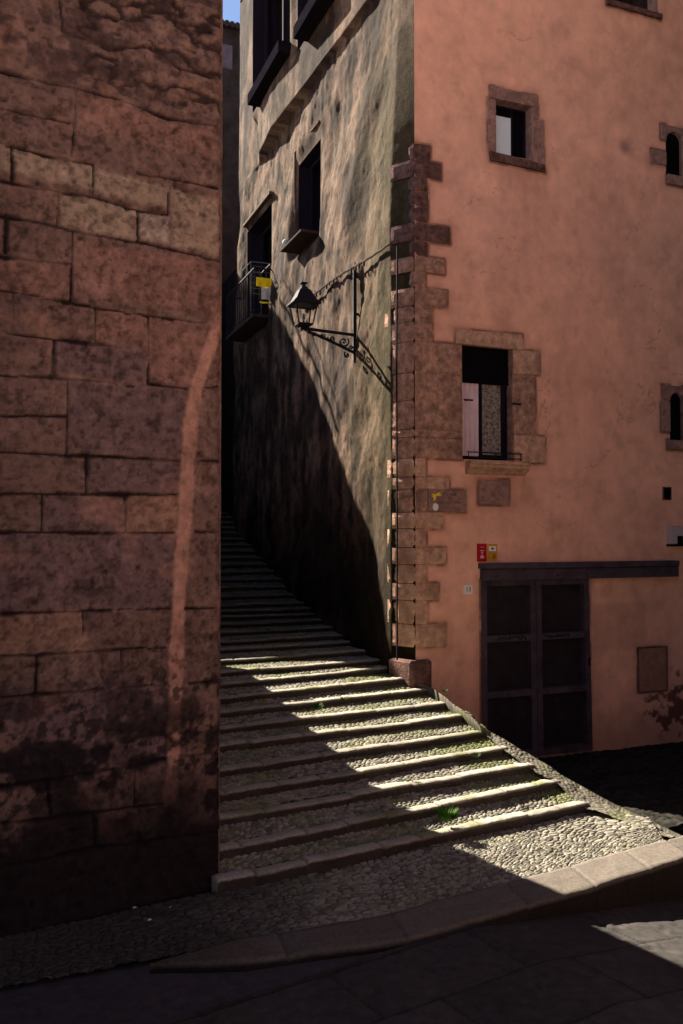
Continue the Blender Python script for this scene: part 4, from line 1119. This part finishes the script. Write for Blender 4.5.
# ================================================================== FAR END OF THE ALLEY
tE = 14.2
fh = empty('far_house', A(tE, 2.5, 1.5), 'black backlit house with a tiled roof edge closing the top of the alley', 'house')
# top at photographed height
P_ = np.array(A(tE, 0, 0)[:2]); zt_ = on_plane(232, 29.5, P_, AT)[2]
def E_(o, z, d=0.): q = P_ + AN*o + AT*d; return (q[0], q[1], z)
bm = bmesh.new(); add_prism(bm, [E_(-5, 0, 0), E_(.6, 0, 0), E_(.6, zt_, 0), E_(-5, zt_, 0)], [E_(-5, 0, 3), E_(.6, 0, 3), E_(.6, zt_, 3), E_(-5, zt_, 3)])
from_bm('wall', bm, M['far_stone'], fh)
bm = bmesh.new(); x = -4.
while x < .5:
    add_tube(bm, [E_(x, zt_+.01, -.25), E_(x, zt_+.5, 1.5)], .085, 8); x += .155
from_bm('roof_tiles', bm, M['far_stone'], fh)
pw = on_plane(228, 52, P_, AT); ow = float((pw[:2]-P_)@AN)
bm = bmesh.new(); add_prism(bm, [E_(ow-.12, pw[2]-.5, -.05), E_(ow+.5, pw[2]-.5, -.05), E_(ow+.5, pw[2]+.18, -.05), E_(ow-.12, pw[2]+.18, -.05)], [E_(ow-.12, pw[2]-.5, .02), E_(ow+.5, pw[2]-.5, .02), E_(ow+.5, pw[2]+.18, .02), E_(ow-.12, pw[2]+.18, .02)])
from_bm('shutter', bm, M['door_paint'], fh)
# recessed neighbour continuing the right side of the alley
bm = bmesh.new()
add_prism(bm, [A(TL+.02, 0, -.8), A(tE, 0, -.8), A(tE, 0, -4), A(TL+.02, 0, -4)], [A(TL+.02, 10, -.8), A(tE, 10, -.8), A(tE, 10, -4), A(TL+.02, 10, -4)])
rn = from_bm('recessed_house', bm, M['far_stone'], None); tag(rn, 'dark house set back behind the far end of the alley wall', 'house')

# ================================================================== THE SQUARE BEHIND THE CAMERA (unseen houses added to block sky and bounced light)
def block(name, x0, x1, y0, y1, z1, mat, lab):
    o = empty(name, ((x0+x1)/2, (y0+y1)/2, 0), lab, 'house')
    bm = bmesh.new(); add_prism(bm, [(x0, y0, -2.3), (x1, y0, -2.3), (x1, y1, -2.3), (x0, y1, -2.3)], [(x0, y0, z1), (x1, y0, z1), (x1, y1, z1), (x0, y1, z1)])
    from_bm('wall', bm, mat, o); bm = bmesh.new()
    add_prism(bm, [(x0-.5, y0-.5, z1), (x1+.5, y0-.5, z1), (x1+.5, y1+.5, z1), (x0-.5, y1+.5, z1)], [(x0-.5, y0-.5, z1+.25), (x1+.5, y0-.5, z1+.25), (x1+.5, y1+.5, z1+.25), (x0-.5, y1+.5, z1+.25)])
    from_bm('roof', bm, M['tile'], o); return o
block('left_light_blocker', -14, -3.4, -3, 3.6, 6.5, M['quoin_dark'], 'unseen dark house added left of the camera to block light')
block('right_light_blocker', 5.5, 14, 1., 15, 16, M['quoin_dark'], 'unseen dark house added on the right to block light from the front wall')
block('rear_sky_blocker', -14, 26, -40, -30, 20, M['ochre_dim'], 'unseen broad brown house added across the square to block the sky')

# ================================================================== SMALL THINGS
def weed(px, py, z, size, nl, lab):
    p = at_z(px, py, z); o_ = empty('weed', p, lab, 'plant', 'weeds growing on the steps'); bm = bmesh.new(); rr = random.Random(int(px*7))
    for k in range(nl):
        a = rr.uniform(0, 6.28); r_ = size*rr.uniform(.1, 1); b = Vector(p)+Vector((math.cos(a)*r_*.7, math.sin(a)*r_*.7, 0))
        e = b+Vector((math.cos(a)*size*.4, math.sin(a)*size*.4, size*rr.uniform(.3, .9)))
        w_ = Vector((-math.sin(a), math.cos(a), rr.uniform(-.5, .5)))*size*.10
        add_quad(bm, [b, (b+e)/2+w_, e, (b+e)/2-w_])
    from_bm('leaves', bm, M['leaf'], o_); return o_
weed(447, 819, .20, .12, 150, 'largest leafy green weed on the second lowest step')
weed(318, 708, 1.03, .07, 60, 'small green weed at the sunlit edge higher up the stairs')
weed(344, 700, 1.05, .05, 40, 'tiny weed just right of the small weed on the upper steps')
weed(476, 757, .52, .05, 40, 'tiny weed on a lit step riser left of the door')
weed(445, 692, .96, .045, 40, 'tiny weed at the right end of the upper lit steps')
for (px, py, r_) in ((134.5, 907.5, .012), (147.5, 920, .022), (169, 907.5, .018)):
    p = at_z(px, py, .02); bm = bmesh.new(); bmesh.ops.create_icosphere(bm, subdivisions=1, radius=r_, matrix=Matrix.Translation(p) @ Matrix.Diagonal((1.6, 1, .6, 1)))
    lf_ = from_bm('pebble', bm, M['white'], None)
    tag(lf_, {134.5: 'faintest of three white pebbles below the left stone wall', 147.5: 'nearest of three white pebbles below the left stone wall', 169: 'rightmost of three white pebbles below the left stone wall'}[px], 'pebble', 'white pebbles at the wall foot')
